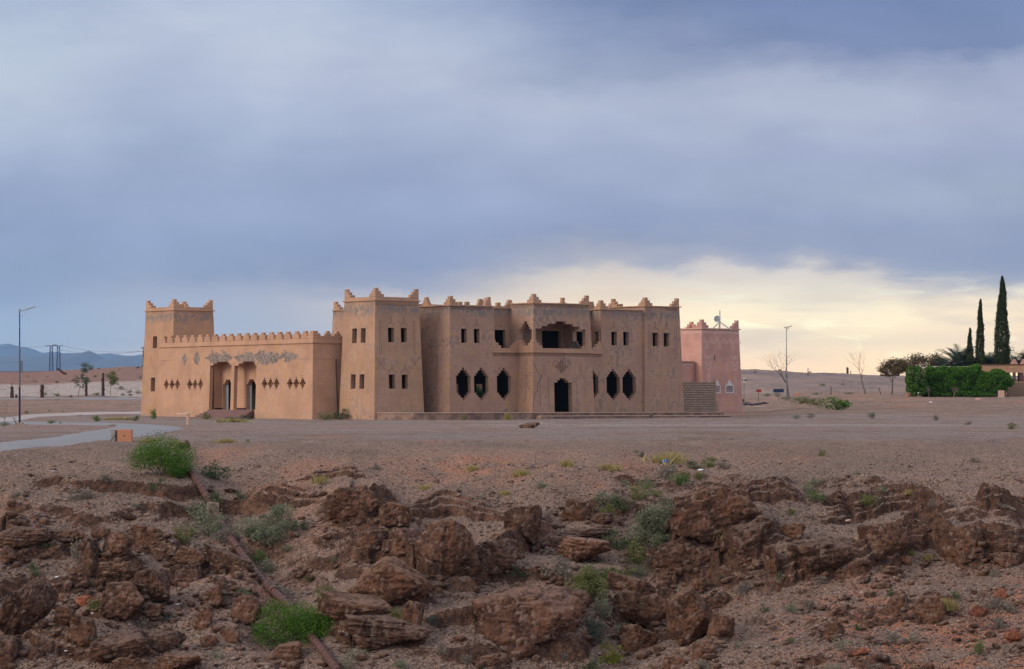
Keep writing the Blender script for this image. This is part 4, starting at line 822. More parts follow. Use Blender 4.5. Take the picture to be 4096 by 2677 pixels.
def bush_mesh(kind, seed, w, h, n=900, leaf=None):
    rs = np.random.RandomState(seed); mbs = MB()
    if kind == 'straw':
        nb = n//3; base = rs.normal(size=(nb, 2))*np.array([w*.22, w*.16]); lean = rs.normal(size=(nb, 2))*.35; L = h*rs.uniform(.4, 1, nb)
        b0 = np.c_[base, np.zeros(nb)]; tp = np.c_[base+lean*L[:, None], L]; wd = .012+.008*w; s = np.c_[rs.normal(size=(nb, 2))*wd, np.zeros(nb)]
        V = np.stack([b0-s, b0+s, tp], 1).reshape(-1, 3); i = np.arange(nb)*3; return V, np.stack([i, i+1, i+2], 1), None
    nc = 16 if kind in ('sage', 'dry', 'pale', 'blue') else 22; lf, mul, cl = KIND[kind]; n = int(n*mul)
    th = rs.uniform(0, 2*pi, nc); rr = np.sqrt(rs.uniform(0, 1, nc)); cz = rs.uniform(.18, .86, nc)*(1-.38*rr**3)
    cc = np.c_[np.cos(th)*rr*w*.40, np.sin(th)*rr*w*.36, cz*h]; rad = cl*rs.uniform(.5, 1.5, nc)
    k = rs.randint(0, nc, n); dr = rs.normal(size=(n, 3)); dr /= np.linalg.norm(dr, axis=1)[:, None]
    P = cc[k]+dr*(rad[k]*rs.uniform(.55, 1.15, n))[:, None]*np.array([w, w*.9, h*1.15])
    P = P[P[:, 2] > .01*h]
    V, Q = leaves(P, leaf or lf*(.5*(w+h)), rs)
    for i in range(nc): mbs.path([(rs.normal()*.03*w, rs.normal()*.03*w, -.05), cc[i]*np.array([.45, .45, .55])+rs.normal(size=3)*.02*w, cc[i]*1.05], [.010*h+.006, .006*h+.004, .004], 4)
    return V, Q, mbs
PROTO = {}
def shrub(kind, name, label, px, py, wpx, hpx, seed, group, big=False, loc=None):
    X, Z, h = loc or gp(px, py); s = F/Z; w, hh = wpx/s, hpx/s
    rn = random.Random(seed)
    if big:
        V, Q, st = bush_mesh(kind, seed, w, hh, int(big), .028 if kind != 'straw' else None)
        o = tag(empty(name, (X, Z+w*.25, h-.04), 0), label, 'shrub', group)
        mesh_np('foliage', V, Q, LM[kind], o); st.build('stem', M['twig'], o); return o
    key = (kind, rn.randint(0, 3))
    if key not in PROTO:
        V, Q, st = bush_mesh(kind, hash(kind) % 1000 if False else sum(map(ord, kind))+key[1]*7, 1.0, .6, 650)
        me = bpy.data.meshes.new('shrub'); fv_ = V.tolist(); fq = Q.tolist()
        if st: b = len(fv_); fv_ += [list(map(float, p)) for p in st.v]; fq += [[b+i for i in f] for f in st.f]
        me.from_pydata(fv_, [], fq); me.update(); me.materials.append(LM[kind]); PROTO[key] = me
    o = bpy.data.objects.new(name, PROTO[key]); C.objects.link(o); o.location = (X, Z+w*.15, h-.02); o.scale = (w*1.02, w*.9, hh/.6*1.05); o.rotation_euler = (0, 0, rn.uniform(-.5, .5)+(pi if rn.random() < .5 else 0))
    return tag(o, label, 'grass' if kind == 'straw' else 'shrub', group)
# ------------------------------------------------------------------ boulders
def rock_mat(t, b):
    p = obj(t); n = t.noise(p, 1.1, 6, .65); c = t.noise(p, 7, 5, .7); v = t.vor(p, 9); vc = t.xyz(t.vor(p, 9, 'F1', 'Color'))[0]
    geo = t.node('ShaderNodeNewGeometry'); up = t.xyz(geo.outputs['Normal'])[2]
    oi = t.node('ShaderNodeObjectInfo')
    col = t.mix(t.ss(n, .36, .66), (.068, .037, .028), (.185, .100, .067)); col = t.mix(t.m('MULTIPLY', t.ss(c, .5, .72), .6), col, (.19, .112, .076))
    col = t.mix(t.m('MULTIPLY', t.ss(vc, .82, .93), .55), col, (.26, .20, .17)); col = t.mix(t.m('MULTIPLY', t.ss(vc, .22, .08), .6), col, (.04, .028, .024))
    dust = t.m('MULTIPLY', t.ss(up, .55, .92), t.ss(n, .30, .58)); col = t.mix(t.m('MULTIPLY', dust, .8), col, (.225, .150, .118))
    col = t.mix(.9, col, oi.outputs['Color'], 'MULTIPLY')
    bump(t, b, t.m('ADD', t.m('MULTIPLY', c, 1.1), t.m('MULTIPLY', v, -.6)), .10)
    return col
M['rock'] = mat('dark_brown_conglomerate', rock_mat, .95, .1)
_ico = {}
def ico(k):
    if k not in _ico:
        import bmesh
        bm = bmesh.new(); bmesh.ops.create_icosphere(bm, subdivisions=k, radius=1); bm.verts.ensure_lookup_table()
        _ico[k] = (np.array([v.co[:] for v in bm.verts]), np.array([[v.index for v in f.verts] for f in bm.faces])); bm.free()
    return _ico[k]
def n3(P, f, s): return (fbm(P[:, 0]*f+s, P[:, 1]*f+3.1*s, 4, 7)+fbm(P[:, 1]*f+s*2, P[:, 2]*f-s, 4, 13)+fbm(P[:, 2]*f-s, P[:, 0]*f+s, 4, 29))/3
def rock_shape(seed, lvl, flat=.0, tri=False):
    rs = np.random.RandomState(seed); D, Fc = ico(lvl); N = rs.normal(size=(13, 3)); N /= np.linalg.norm(N, axis=1)[:, None]
    N = np.vstack([N, [[0, 0, 1]], [[0, -1, .15]], [[0, 0, -1]]]); dist = np.r_[rs.uniform(.62, .95, 13), .72+flat, .8, .8]
    if tri: N = np.vstack([N, [[.72, -.1, .69]], [[-.78, -.1, .62]]]); dist = np.r_[dist, .42, .46]
    dd = D@N.T; r = np.where(dd > .05, dist/np.maximum(dd, .05), 9); k = 14.; r = -np.log(np.exp(-k*r).sum(1))/k; r = np.minimum(r, 1.3)
    P = D*r[:, None]; P = P*(1+(n3(P, 2.0, seed % 17)-.5)[:, None]*.55)
    rg = (fbm(P[:, 0]*2.5+P[:, 1]*2, P[:, 2]*5+seed, 4, 3, True, .55)-.5)*.15+(n3(P, 9, seed % 11)-.5)*.20-.05*np.exp(-((vn(P[:, 0]*1.7+seed, P[:, 2]*.9, 5)-.5)/.03)**2)
    P = P*(1+rg[:, None]); return P, Fc
BN = 0
def boulder(px, py, wpx, hpx, label, seed, tint=(1, 1, 1), tilt=0, flat=0, tri=False, name='boulder', sink=.13):
    if py > 1900: wpx *= 1.22; hpx *= 1.04
    global BN; BN += 1
    X, Z, h = gp(px, py+hpx*.42); s = F/Z; w, hh = wpx/s, hpx/s; big = max(wpx, hpx)
    P, Fc = rock_shape(seed, 6 if big > 160 else 5 if big > 85 else 4, flat, tri)
    P = P/np.abs(P).max(0); dep = w*.42 if not flat else w*.5; dep = max(dep, hh*.6)
    c, s_ = cos(tilt), sin(tilt); P = P*np.array([w/2, dep, hh/2*(1+sink)]); P = np.c_[P[:, 0]*c-P[:, 2]*s_, P[:, 1], P[:, 0]*s_+P[:, 2]*c]
    P[:, 0] *= (w/2)/np.abs(P[:, 0]).max()
    o = mesh_np(name, P, Fc, M['rock'], None, True, (X, Z+dep*.72, h+hh*.5*(1-sink)-.0)); o.color = (*tint, 1)
    return tag(o, label, 'rock' if name == 'boulder' else 'ledge', 'boulders on the ravine slope')
BR, PALE, ORG, RED, DK = (1.05, .97, .92), (1.5, 1.4, 1.35), (2.0, 1.25, 1.0), (1.5, 1.0, .85), (.84, .82, .84)
ROCKS = [  # centre x, y, width, height, label, tint, tilt, flags
 (95,2450,215,265,'huge dark slab leaning at the left edge of the slope',DK,-.5,{}),(22,2228,70,80,'blocky rock cut by the left edge above the huge slab',BR,0,{}),
 (95,2160,230,80,'long dark overhanging ledge at the upper left edge',DK,.0,{}),(250,2148,150,60,'right end of the dark overhanging ledge at upper left',DK,.1,{}),
 (350,2245,72,150,'upright narrow slab left of the stacked rocks',DK,.15,{}),(403,2142,72,46,'small rock capping the upright narrow slab',BR,0,{}),(470,2178,95,84,'square-edged brown rock at the top of the stacked pile',BR,0,{}),
 (600,2172,180,95,'wide cracked brown rock at top right of the stacked pile',BR,-.2,{}),(456,2297,168,68,'flat rectangular brick-like rock in the middle of the pile',BR,.02,{}),(614,2358,138,138,'large dark cube of rock right of the rounded block',DK,0,{}),
 (751,2304,138,78,'broad dark rock with a shadowed underside near the pipe',DK,.1,{}),(477,2403,165,145,'large rounded block below the brick-like rock',BR,0,{}),(760,2232,108,68,'slanting brown rock above the broad dark one',BR,-.3,{}),
 (905,2262,185,72,'long sloping rock running down towards the pipe',DK,-.4,{}),(888,2350,95,50,'low overhanging rock beside the pipe',DK,-.2,{}),(842,2400,85,80,'pitted brown rock under the low overhanging one',BR,.4,{}),
 (975,2447,112,108,'round brown rock just above the big green bush',BR,0,{}),(810,2480,80,92,'crumbly upright rock left of the round brown one',BR,.2,{}),(601,2447,82,48,'small low rock under the large dark cube',BR,0,{}),
 (335,2407,62,42,'small bright orange-brown stone',ORG,0,{}),(258,2472,82,86,'pointed grey-brown rock below the orange-brown stone',BR,.3,{}),(337,2540,132,112,'wedge-shaped rock right of the huge slab',BR,-.35,{}),
 (478,2605,215,95,'long dark tilted slab near the bottom left',DK,.25,{}),(655,2578,190,78,'long low rock continuing right from the tilted slab',DK,-.05,{}),(500,2662,105,52,'reddish rock cut by the bottom edge under the tilted slab',BR,0,{}),
 (845,2573,68,52,'lower left of two small rocks left of the big green bush',BR,-.3,{}),(918,2545,68,62,'upper right of two small rocks left of the big green bush',BR,.2,{}),(700,2655,175,66,'flat broad rock cut by the bottom edge',BR,0,{}),
 (25,2610,88,135,'dark rock in the bottom left corner',DK,.2,{}),(135,2620,74,54,'small dark rock near the bottom left corner',DK,0,{}),(168,2352,128,38,'pale flat slab lying on the gravel at left',PALE,.12,dict(flat=.1)),
 (240,2393,62,28,'small pale flat stone below the pale slab',PALE,0,{}),(1415,2030,200,150,'rugged outcrop left of the dark hollow',BR,.1,{}),(1560,2075,150,110,'craggy outcrop right of the dark hollow',BR,-.2,{}),
 (1470,2178,148,92,'low crumbly rock above the triangular boulder',BR,.1,{}),(1608,2197,142,135,'block with a shadowed face left of the biggest cleft',BR,0,{}),(1800,2212,240,225,'massive rounded boulder right of the deep cleft',BR,0,{}),
 (1985,2230,145,120,'rounded boulder joined to the right of the massive one',DK,.1,{}),(1562,2337,320,225,'large triangular boulder in the middle of the slope',(1.15,1.02,.9),0,dict(tri=True)),(1655,2475,110,120,'cracked upright rock below the triangular boulder',BR,-.2,{}),
 (1420,2448,285,110,'wide sloping slab above the bottom centre slab',BR,-.15,{}),(1513,2538,345,120,'widest dark slab with deep shadow beneath it',DK,-.08,{}),(1136,2610,124,82,'rock under the lower big green bush',BR,0,{}),
 (2105,2510,450,275,'biggest boulder, broad and red-brown, at bottom centre',(1.1,1.0,.98),-.05,{}),(1975,2655,150,60,'rock cut by the bottom edge left of the biggest boulder',BR,.2,{}),(2108,2105,155,152,'dark overhanging boulder at the right end of the ledges',DK,0,{}),
 (2325,2140,245,34,'thin flat ledge of rock right of the overhanging boulder',DK,.02,dict(flat=.1)),(2312,2207,225,104,'pale gravel-topped boulder under the thin ledge',(1.45,1.3,1.2),-.15,{}),(2405,2083,84,50,'small square rock below the grey-green shrubs',DK,0,{}),
 (2310,2050,115,92,'reddish crumbling bank left of the shrub cluster',BR,-.3,{}),(2525,2366,200,112,'uppermost slab of the tumbled group at right of centre',BR,-.3,{}),(2482,2445,132,112,'left rock of the tumbled group',BR,.2,{}),
 (2612,2452,124,122,'middle rock of the tumbled group',BR,-.15,{}),(2665,2398,98,76,'small rock on the upper right of the tumbled group',BR,0,{}),(2755,2500,215,215,'large faceted boulder at the right of the tumbled group',BR,.45,{}),
 (2882,2508,105,118,'split rock leaning on the large faceted boulder',BR,-.3,{}),(2888,2405,82,62,'round dark rock perched above the split rock',DK,0,{}),(2794,2352,92,66,'grey-brown rock between the bluff and the faceted boulder',BR,0,{}),
 (2755,2248,240,185,'sloping boulder at the foot of the high bluff',DK,.4,{}),(2880,2085,330,210,'high crumbling dark bluff right of the tall shrub',BR,.25,{}),(2990,2195,190,150,'lower right shoulder of the high bluff',DK,.2,{}),
 (2530,2565,180,124,'half-buried rock below the tumbled group',BR,.2,{}),(2692,2650,100,60,'layered pointed rock at the bottom edge',BR,.2,{}),(2825,2608,104,66,'rock at the foot of the large faceted boulder',BR,.3,{}),
 (3168,2132,98,68,'brown block at the left end of the right-hand ledge',BR,0,{}),(3303,2240,295,158,'longest smooth-faced boulder of the right-hand ledge',DK,.12,{}),(3530,2195,185,150,'cracked boulder right of the longest smooth-faced one',BR,.1,{}),
 (3703,2158,160,88,'overhanging block in the middle of the right-hand ledge',DK,-.05,{}),(3880,2200,170,155,'rounded boulder standing out under the right-hand ledge',BR,0,{}),(4038,2175,135,78,'last overhanging block at the right edge',DK,.05,{}),
 (4030,2248,125,60,'broken rock pile under the last overhanging block',BR,-.1,{}),(3570,2290,88,46,'small broken rocks under the cracked boulder',BR,0,{}),(3100,2255,72,140,'narrow rock left of the longest smooth-faced boulder',BR,.2,{}),
 (3600,2432,108,82,'grey-brown rock standing on the red slope',BR,.2,{}),(3712,2452,116,112,'largest rock lying on the red slope',BR,-.1,{}),(3343,2527,88,68,'weathered rock on the lower red slope',BR,.2,{}),
 (3355,2455,84,40,'flat rock with a dark underside on the red slope',BR,.2,dict(flat=.1)),(4010,2375,68,38,'reddish rock at the right edge of the red slope',RED,.1,{}),(3915,2455,72,50,'small red rock beside the hollow on the red slope',RED,-.4,{}),
 (3620,2245,68,40,'pale small rock under the right-hand ledge',(1.4,1.25,1.15),0,{}),(3448,2608,62,32,'low red-brown rock near the bottom right',RED,0,{}),(4060,2545,74,58,'bright red lump at the right edge',RED,0,{}),
 (2120,1702,92,26,'flat-topped brown rubble lump on the gravel before the terrace',(.95,.95,.98),0,dict(flat=.1)),(3635,1581,28,19,'pinkish round boulder left of the green hedge',(2.6,2.1,1.9),0,{})]
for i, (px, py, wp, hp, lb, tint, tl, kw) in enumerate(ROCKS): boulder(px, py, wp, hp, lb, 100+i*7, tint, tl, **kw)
_Zg = np.concatenate([np.arange(70, 118, .1), np.arange(118, 240, .6)]); _pxg = np.arange(-160, 4270, 10.)
_A, _B = np.meshgrid(_pxg, _Zg); _cum = np.minimum.accumulate(EY-(H(ipx(_A, _B), _B)-HC)/_B*F, 0)
def gpv(px, py):
    ci = np.clip(((px+160)/10).astype(int), 0, len(_pxg)-1); Z = np.empty(len(px))
    for c in np.unique(ci): m = ci == c; Z[m] = np.interp(-py[m], -_cum[:, c], _Zg)
    X = ipx(px, Z); return X, Z, H(X, Z)
# ------------------------------------------------------------------ loose stones: uncountable
def stones(n, seed):
    rs = np.random.RandomState(seed); D, Fc = ico(1)
    py = 1690+(2760-1690)*rs.uniform(0, 1, n)**.8; px = rs.uniform(-150, 4250, n)
    X, Z, h = gpv(px, py)
    Z += rs.uniform(-.05, .05, n); X = ipx(px, Z); h = H(X, Z)
    s = (.015+.05*rs.power(.6, n)*rs.uniform(0, 1, n)**3*1.6)*np.where(h < -.6, 1.1, .6); s = np.where(rs.uniform(size=n) < .025, s*1.8, s)
    e_ = .15; gr = np.hypot(H(X+e_, Z)-H(X-e_, Z), H(X, Z+e_)-H(X, Z-e_))/(2*e_); s = np.where(gr > .75, s*.25, s)
    D2 = D[None]*rs.uniform(.6, 1.25, (n, len(D), 1)); sc = np.stack([s*rs.uniform(.8, 1.5, n), s*rs.uniform(.8, 1.3, n), s*rs.uniform(.4, .8, n)], 1)
    V = D2*sc[:, None]; a = rs.uniform(0, 6.28, n); ca, sa = np.cos(a)[:, None], np.sin(a)[:, None]
    V = np.stack([V[..., 0]*ca-V[..., 1]*sa, V[..., 0]*sa+V[..., 1]*ca, V[..., 2]], -1)+np.stack([X, Z, h+s*.12], -1)[:, None]
    Q = Fc[None]+np.arange(n)[:, None, None]*len(D); return V.reshape(-1, 3), Q.reshape(-1, 3)
def stone_mat(t, b):
    g = t.node('ShaderNodeNewGeometry'); r = g.outputs['Random Per Island']
    return t.ramp(r, [(0, (.06, .042, .038)), (.25, (.13, .082, .062)), (.5, (.20, .13, .10)), (.66, (.17, .13, .12)), (.84, (.27, .17, .125)), (.96, (.24, .19, .17)), (1, (.36, .28, .24))])
M['stone'] = mat('loose_stones', stone_mat)
def rubble(n, seed):
    rs = np.random.RandomState(seed); out = []; D, Fc = ico(2); k_ = 0; V_, Q_ = [], []
    cl = [(rs.uniform(-60, 4160), rs.uniform(1980, 2700)) for _ in range(110)]+[(r[0], r[1]+r[3]*.55) for r in ROCKS if r[1] > 1900 for _ in range(2)]
    ic = rs.randint(0, len(cl), n); pxs = np.array([cl[i][0] for i in ic])+rs.normal(size=n)*75; pys = np.array([cl[i][1] for i in ic])+rs.normal(size=n)*22; Xs, Zs2, hs2 = gpv(pxs, pys)
    for j in range(n):
        if pys[j] < 1950: continue
        X, Z, h = Xs[j], Zs2[j], hs2[j]; s_ = .035+.17*rs.uniform()**3.6; P = D/np.max(np.abs(D@(lambda N: N/np.linalg.norm(N, axis=0))(rs.normal(size=(3, 9)))), 1)[:, None]*.75
        P = P*(1+rs.normal(size=(len(D), 1))*.05)*np.array([s_*rs.uniform(.8, 1.5), s_, s_*rs.uniform(.45, .9)]); a = rs.uniform(0, 6.28); P = np.c_[P[:, 0]*cos(a)-P[:, 1]*sin(a), P[:, 0]*sin(a)+P[:, 1]*cos(a), P[:, 2]]
        V_.append(P+np.array((X, Z, h+s_*.18))); Q_.append(Fc+k_*len(D)); k_ += 1
    return np.concatenate(V_), np.concatenate(Q_)
V, Q = rubble(2300, 8); tag(mesh_np('rubble', V, Q, M['rock']), 'broken brown rock rubble strewn between the boulders', 'rubble', kind='stuff')
rx, rz, rh = gp(2135, 1706); gx, gy = np.meshgrid(np.linspace(-2.6, 3.2, 60), np.linspace(-2.0, 2.0, 40)); hh_ = (.26*np.exp(-((gx/1.5)**2+(gy/1.1)**2))+.10*np.exp(-(((gx-1.4)/1.1)**2+(gy/.8)**2)))*(.6+.9*fbm(gx*2.5, gy*2.5, 4, 3))-.03+.0*gx
V = np.stack([gx+rx, gy+rz, H(gx+rx, gy+rz)+hh_], -1).reshape(-1, 3); i = np.arange(39*60).reshape(39, 60)[:, :-1].ravel(); tag(mesh_np('rubble_mound', V, np.stack([i, i+1, i+61, i+60], 1), M['ground']), 'low earth and rubble mound on the gravel in front of the entrance', 'mound')
V, Q = stones(46000, 5); tag(mesh_np('loose_stones', V, Q, M['stone']), 'loose stones and gravel strewn over the slope', 'stones', kind='stuff')
# ------------------------------------------------------------------ shrubs
LMK = [(73,2450,'huge leaning slab'),(456,2297,'brick-like rock'),(477,2403,'large rounded block'),(614,2358,'large dark cube of rock'),(120,2140,'dark ledge at upper left'),(335,2407,'orange-brown stone'),(470,2600,'long tilted slab'),
 (975,2447,'round brown rock'),(1562,2337,'triangular boulder'),(1513,2538,'widest dark slab'),(1800,2212,'massive rounded boulder'),(2105,2510,'biggest boulder'),(2312,2207,'pale gravel-topped boulder'),(2525,2366,'tumbled rock group'),
 (2755,2500,'large faceted boulder'),(2880,2085,'high dark bluff'),(3303,2240,'longest smooth-faced boulder'),(3535,2195,'cracked boulder'),(3880,2200,'rounded boulder under the ledge'),(3712,2452,'largest rock on the red slope'),(640,1870,'upper big green bush'),
 (1185,2500,'lower big green bush'),(2635,2130,'tall twiggy shrub'),(870,2000,'upper stretch of the pipe'),(1050,2300,'lower stretch of the pipe'),(2135,1700,'rubble mound'),(2658,1838,'blue plastic bag'),(1490,2000,'dark hollow'),(3350,1620,'bright green shrub beyond the gravel'),(3343,2527,'weathered rock on the red slope')]
used = {}
KW = dict(moss='muted green', green='bright green', sage='grey-green', dark='dark green', dry='dry greyish', olive='olive green', straw='straw-yellow', yellow='yellow-green', pale='pale grey-leaved', blue='blue-green')
def shrub_label(kind, px, py, w):
    L = sorted(LMK, key=lambda q: (q[0]-px)**2+(1.2*(q[1]-py))**2); sz = 'tiny' if w < 32 else 'small' if w < 60 else 'medium' if w < 95 else 'wide'
    thing_ = 'grass tuft' if kind == 'straw' else 'shrub'
    for k in range(5):
        q = L[k]; dx, dy = px-q[0], py-q[1]; nr = '' if math.hypot(dx, dy) < 260 else 'far '
        if abs(dx) > 1.6*abs(dy): d = nr+('right of' if dx > 0 else 'left of')
        elif abs(dy) > 1.6*abs(dx): d = ('well ' if nr else '')+('below' if dy > 0 else 'above')
        else: d = nr+('below' if dy > 0 else 'above')+' and '+('right of' if dx > 0 else 'left of')
        s = f'{sz} {KW[kind]} {thing_} {d} the {q[2]}'
        if s not in used: used[s] = 1; return s
    return s+' near its foot'
SH = [(628,1963,65,40,'dark'),(314,2004,100,44,'dry'),(857,1922,110,56,'dark'),(838,2038,90,62,'dark'),(960,2003,50,30,'dark'),(775,2085,84,62,'sage'),(833,2150,140,108,'sage'),(730,2178,70,66,'olive'),(640,2146,26,26,'green'),
 (312,2250,74,76,'dry'),(139,2314,44,56,'dark'),(380,2466,62,48,'olive'),(675,2492,52,34,'blue'),(971,2393,56,34,'sage'),(560,2515,68,38,'dry'),(180,2201,32,26,'dark'),(860,2640,64,36,'pale'),(371,2350,32,26,'sage'),(423,1925,66,24,'dry'),(135,2416,58,38,'pale'),
 (1217,2128,32,40,'dark'),(1277,1934,44,32,'straw'),(1035,2258,54,52,'green'),(1070,2292,78,52,'sage'),(1115,2388,112,50,'dry'),(1295,2394,84,40,'olive'),(1912,2456,54,48,'olive'),(1731,2510,44,42,'blue'),(1593,2488,62,48,'olive'),(1768,2635,40,56,'dry'),
 (1424,2640,80,42,'pale'),(1605,2677,60,36,'sage'),(1463,2612,36,26,'green'),(1889,1884,34,24,'straw'),(1976,2424,36,26,'olive'),(1385,2674,72,36,'pale'),(1867,2660,42,36,'dry'),
 (2420,2035,88,58,'sage'),(2485,2056,70,60,'dark'),(2400,2062,60,34,'dry'),(2427,2084,70,54,'olive'),(2560,2008,80,62,'olive'),(2587,1955,70,50,'sage'),(2470,2205,112,64,'dark'),(2547,2264,80,78,'olive'),(2235,2327,108,80,'dry'),(2422,2330,104,58,'green'),
 (2497,2318,84,38,'yellow'),(2555,2311,74,48,'sage'),(2408,2476,80,88,'sage'),(2375,2582,108,84,'blue'),(2490,2542,56,48,'sage'),(2444,2662,102,76,'yellow'),(2355,2690,80,46,'dark'),(2713,1941,74,58,'green'),(2668,1920,96,70,'dry'),(2778,1878,54,32,'dark'),
 (2838,1872,64,36,'olive'),(2895,1878,54,34,'dry'),(2800,1922,42,30,'olive'),(2855,2165,54,42,'straw'),(2976,2378,66,54,'dry'),(2070,2315,48,42,'dark'),(2884,2335,24,26,'dark'),(2720,2398,28,36,'green'),(2162,1955,46,30,'sage'),(2563,1829,24,18,'dark'),(2545,1812,22,16,'sage'),
 (2672,1856,120,44,'straw'),(2700,1848,60,26,'yellow'),(2269,1866,38,26,'straw'),(2085,1905,50,28,'straw'),(2432,1880,80,24,'straw'),(2950,2596,36,30,'sage'),(3058,2454,32,32,'dark'),(2815,2680,60,36,'dry'),(2345,2297,78,42,'pale'),(2500,1950,40,26,'sage'),(2630,1990,44,26,'olive'),
 (3258,1950,58,36,'sage'),(3235,1972,46,34,'sage'),(3262,2012,70,44,'green'),(3475,2036,70,40,'olive'),(3530,1975,44,24,'sage'),(3160,2062,36,24,'olive'),(3288,1825,28,24,'olive'),(3728,2030,32,28,'dry'),(3644,2223,36,26,'yellow'),(3712,2250,32,34,'straw'),
 (3168,2453,50,42,'sage'),(3235,2443,60,38,'dry'),(3562,2390,26,32,'dark'),(3820,2396,34,28,'green'),(3980,2445,80,46,'dry'),(4043,2455,60,42,'dry'),(3988,2524,62,48,'dry'),(3434,2525,32,28,'dark'),(3366,2602,64,42,'pale'),(3652,2577,48,42,'pale'),(3580,2577,58,40,'dry'),
 (3916,2628,46,54,'green'),(3795,2445,54,46,'straw'),(3975,2312,30,32,'dry'),(4050,1718,42,22,'olive'),(3487,1675,34,22,'dry'),(3745,1684,26,20,'dry'),(3245,1673,30,18,'dry'),(3185,1676,34,18,'sage'),(3282,2345,48,34,'dry'),(3160,2575,24,22,'green'),(3640,1980,36,20,'straw'),(3875,1700,30,16,'dry'),
 (3330,2700,60,40,'pale'),(3500,2690,50,30,'dry'),(3120,2330,40,30,'sage'),(1150,2210,40,28,'sage'),(1240,2330,40,26,'olive'),(1340,2250,36,22,'sage'),(540,2030,34,20,'sage'),(60,1990,40,22,'dry'),(2900,1990,36,22,'sage'),(2020,1980,34,20,'straw'),(1700,1960,40,20,'straw'),(1500,1880,44,18,'dry'),(3430,1900,30,18,'sage'),(3900,1850,36,20,'dry'),(4000,2040,34,24,'dry'),(2250,2640,50,34,'dry'),(1020,2540,0,0,'')]
for i, (px, py, wp, hp, kd) in enumerate(SH):
    kd = 'moss' if kd == 'green' else kd
    if wp: shrub(kd, 'grass_tuft' if kd == 'straw' else 'shrub', shrub_label(kd, px, py, wp), px, py, wp*1.3, hp*1.3, 300+i, 'grass tufts on the slope' if kd == 'straw' else 'low shrubs on the ravine slope')
shrub('green', 'bush', 'upper big bright green bush above the head of the rusty pipe', 640, 1915, 290, 172, 11, 'big bright green bushes', 15000)
shrub('green', 'bush', 'lower big bright green bush over the rusty pipe near the bottom', 1185, 2588, 330, 215, 12, 'big bright green bushes', 19000)
shrub('sage', 'bush', 'tall grey-green twiggy bush standing against the high bluff', 2615, 2225, 245, 245, 13, 'large grey bushes', 16000)
shrub('sage', 'bush', 'broad grey-green bush behind the middle of the pipe', 1075, 2185, 245, 170, 14, 'large grey bushes', 12000)
shrub('dry', 'bush', 'tangled grey brushwood lying over the pipe', 908, 2180, 150, 85, 15, 'large grey bushes', 5000)
shrub('olive', 'bush', 'broad grey-olive bush left of the tumbled rock group', 2355, 2415, 175, 150, 16, 'large grey bushes', 8000)
NEAR = [('green',3352,1641,125,52,'bright green shrub beyond the gravel at right'),('olive',3265,1622,75,32,'olive shrub left of the bright green one'),('olive',3205,1616,90,30,'wide olive weeds below the solar street lamp'),('pale',3150,1600,60,16,'pale weeds at the foot of the solar lamp'),
 ('olive',1300,1681,60,32,'left olive bush at the foot of the wing by the drainpipe'),('dark',1362,1679,75,42,'right dark bush at the foot of the corner tower'),('green',613,1677,26,40,'dark green bush at the left end of the wing'),('dark',541,1684,30,22,'dark round bush left of the rear tower'),
 ('green',383,1686,38,24,'green shrub between track and road'),('green',207,1697,36,16,'low green shrub beside the asphalt road'),('green',242,1697,14,9,'tiny green shrub beside the road'),('olive',827,1678,42,26,'grey-olive bush left of the entrance steps'),
 ('olive',2737,1660,24,22,'olive bush on the right end of the terrace'),('dark',2777,1660,22,18,'dark bush on the terrace below the block wall'),('blue',2604,1674,22,18,'blue-green weed at the terrace step'),('olive',1855,1681,28,24,'green weed at the terrace foot under the first arched window'),('straw',2032,1680,30,34,'tall thin weed at the start of the terrace step'),
 ('straw',930,1690,130,20,'yellow grass in front of the entrance steps'),('dark',960,1683,110,22,'dark weeds at the foot of the entrance steps'),('straw',480,1680,120,14,'yellow grass left of the rear tower'),('straw',590,1772,90,24,'yellow grass beside the orange marker box'),('straw',900,1772,80,22,'yellow grass above the pipe head'),
 ('olive',990,1768,20,12,'tiny olive weed above the pipe head'),('sage',2400,1600,30,10,'hidden'),('sage',15,1705,50,22,'grey weeds under the bare sapling at the left edge'),('straw',710,1790,50,30,'dry grass beside the pipe head'),('sage',3068,1586,36,14,'grey-green shrub by the red arrow sign'),('sage',3112,1587,34,16,'grey-green shrub by the blue sign'),('sage',3268,1580,46,10,'grey-green low shrub right of the small table'),('olive',3395,1577,40,8,'low green weeds near the bare tree'),
 ('dark',3020,1493,12,9,'dark shrub on the desert hill beside the pink house'),('dry',3120,1485,20,8,'dry shrub on the hill crest'),('olive',3290,1545,30,9,'pale olive tuft on the plain behind the table'),('dry',3370,1541,18,8,'dry tuft on the plain'),('dry',3240,1494,14,8,'tiny dark tuft on the hill')]
for i, (kd, px, py, wp, hp, lb) in enumerate(NEAR):
    if lb != 'hidden': shrub(kd, 'grass_tuft' if kd == 'straw' else 'shrub', lb, px, py, wp*1.1, hp*1.1, 700+i, 'low plants on the flat')
FARL = [(518,1572,28,14,'dry'),(552,1576,34,18,'sage'),(492,1585,24,14,'sage'),(520,1584,28,10,'dry'),(470,1540,16,8,'dry'),(380,1512,18,12,'olive'),(228,1532,26,8,'dry'),(142,1530,20,6,'dry'),(110,1508,12,7,'dry'),(185,1510,10,6,'dry'),(395,1478,16,6,'dark'),(552,1475,20,10,'dark'),(478,1482,14,9,'sage'),(570,1468,12,9,'dark'),(225,1588,34,14,'olive'),(180,1585,20,18,'sage'),(385,1583,40,12,'olive'),(285,1592,18,14,'dry'),(485,1560,26,18,'dry'),(560,1515,20,10,'dry'),(250,1648,14,6,'olive'),(198,1645,12,7,'olive'),(105,1655,22,14,'olive'),(320,1665,14,8,'straw')]
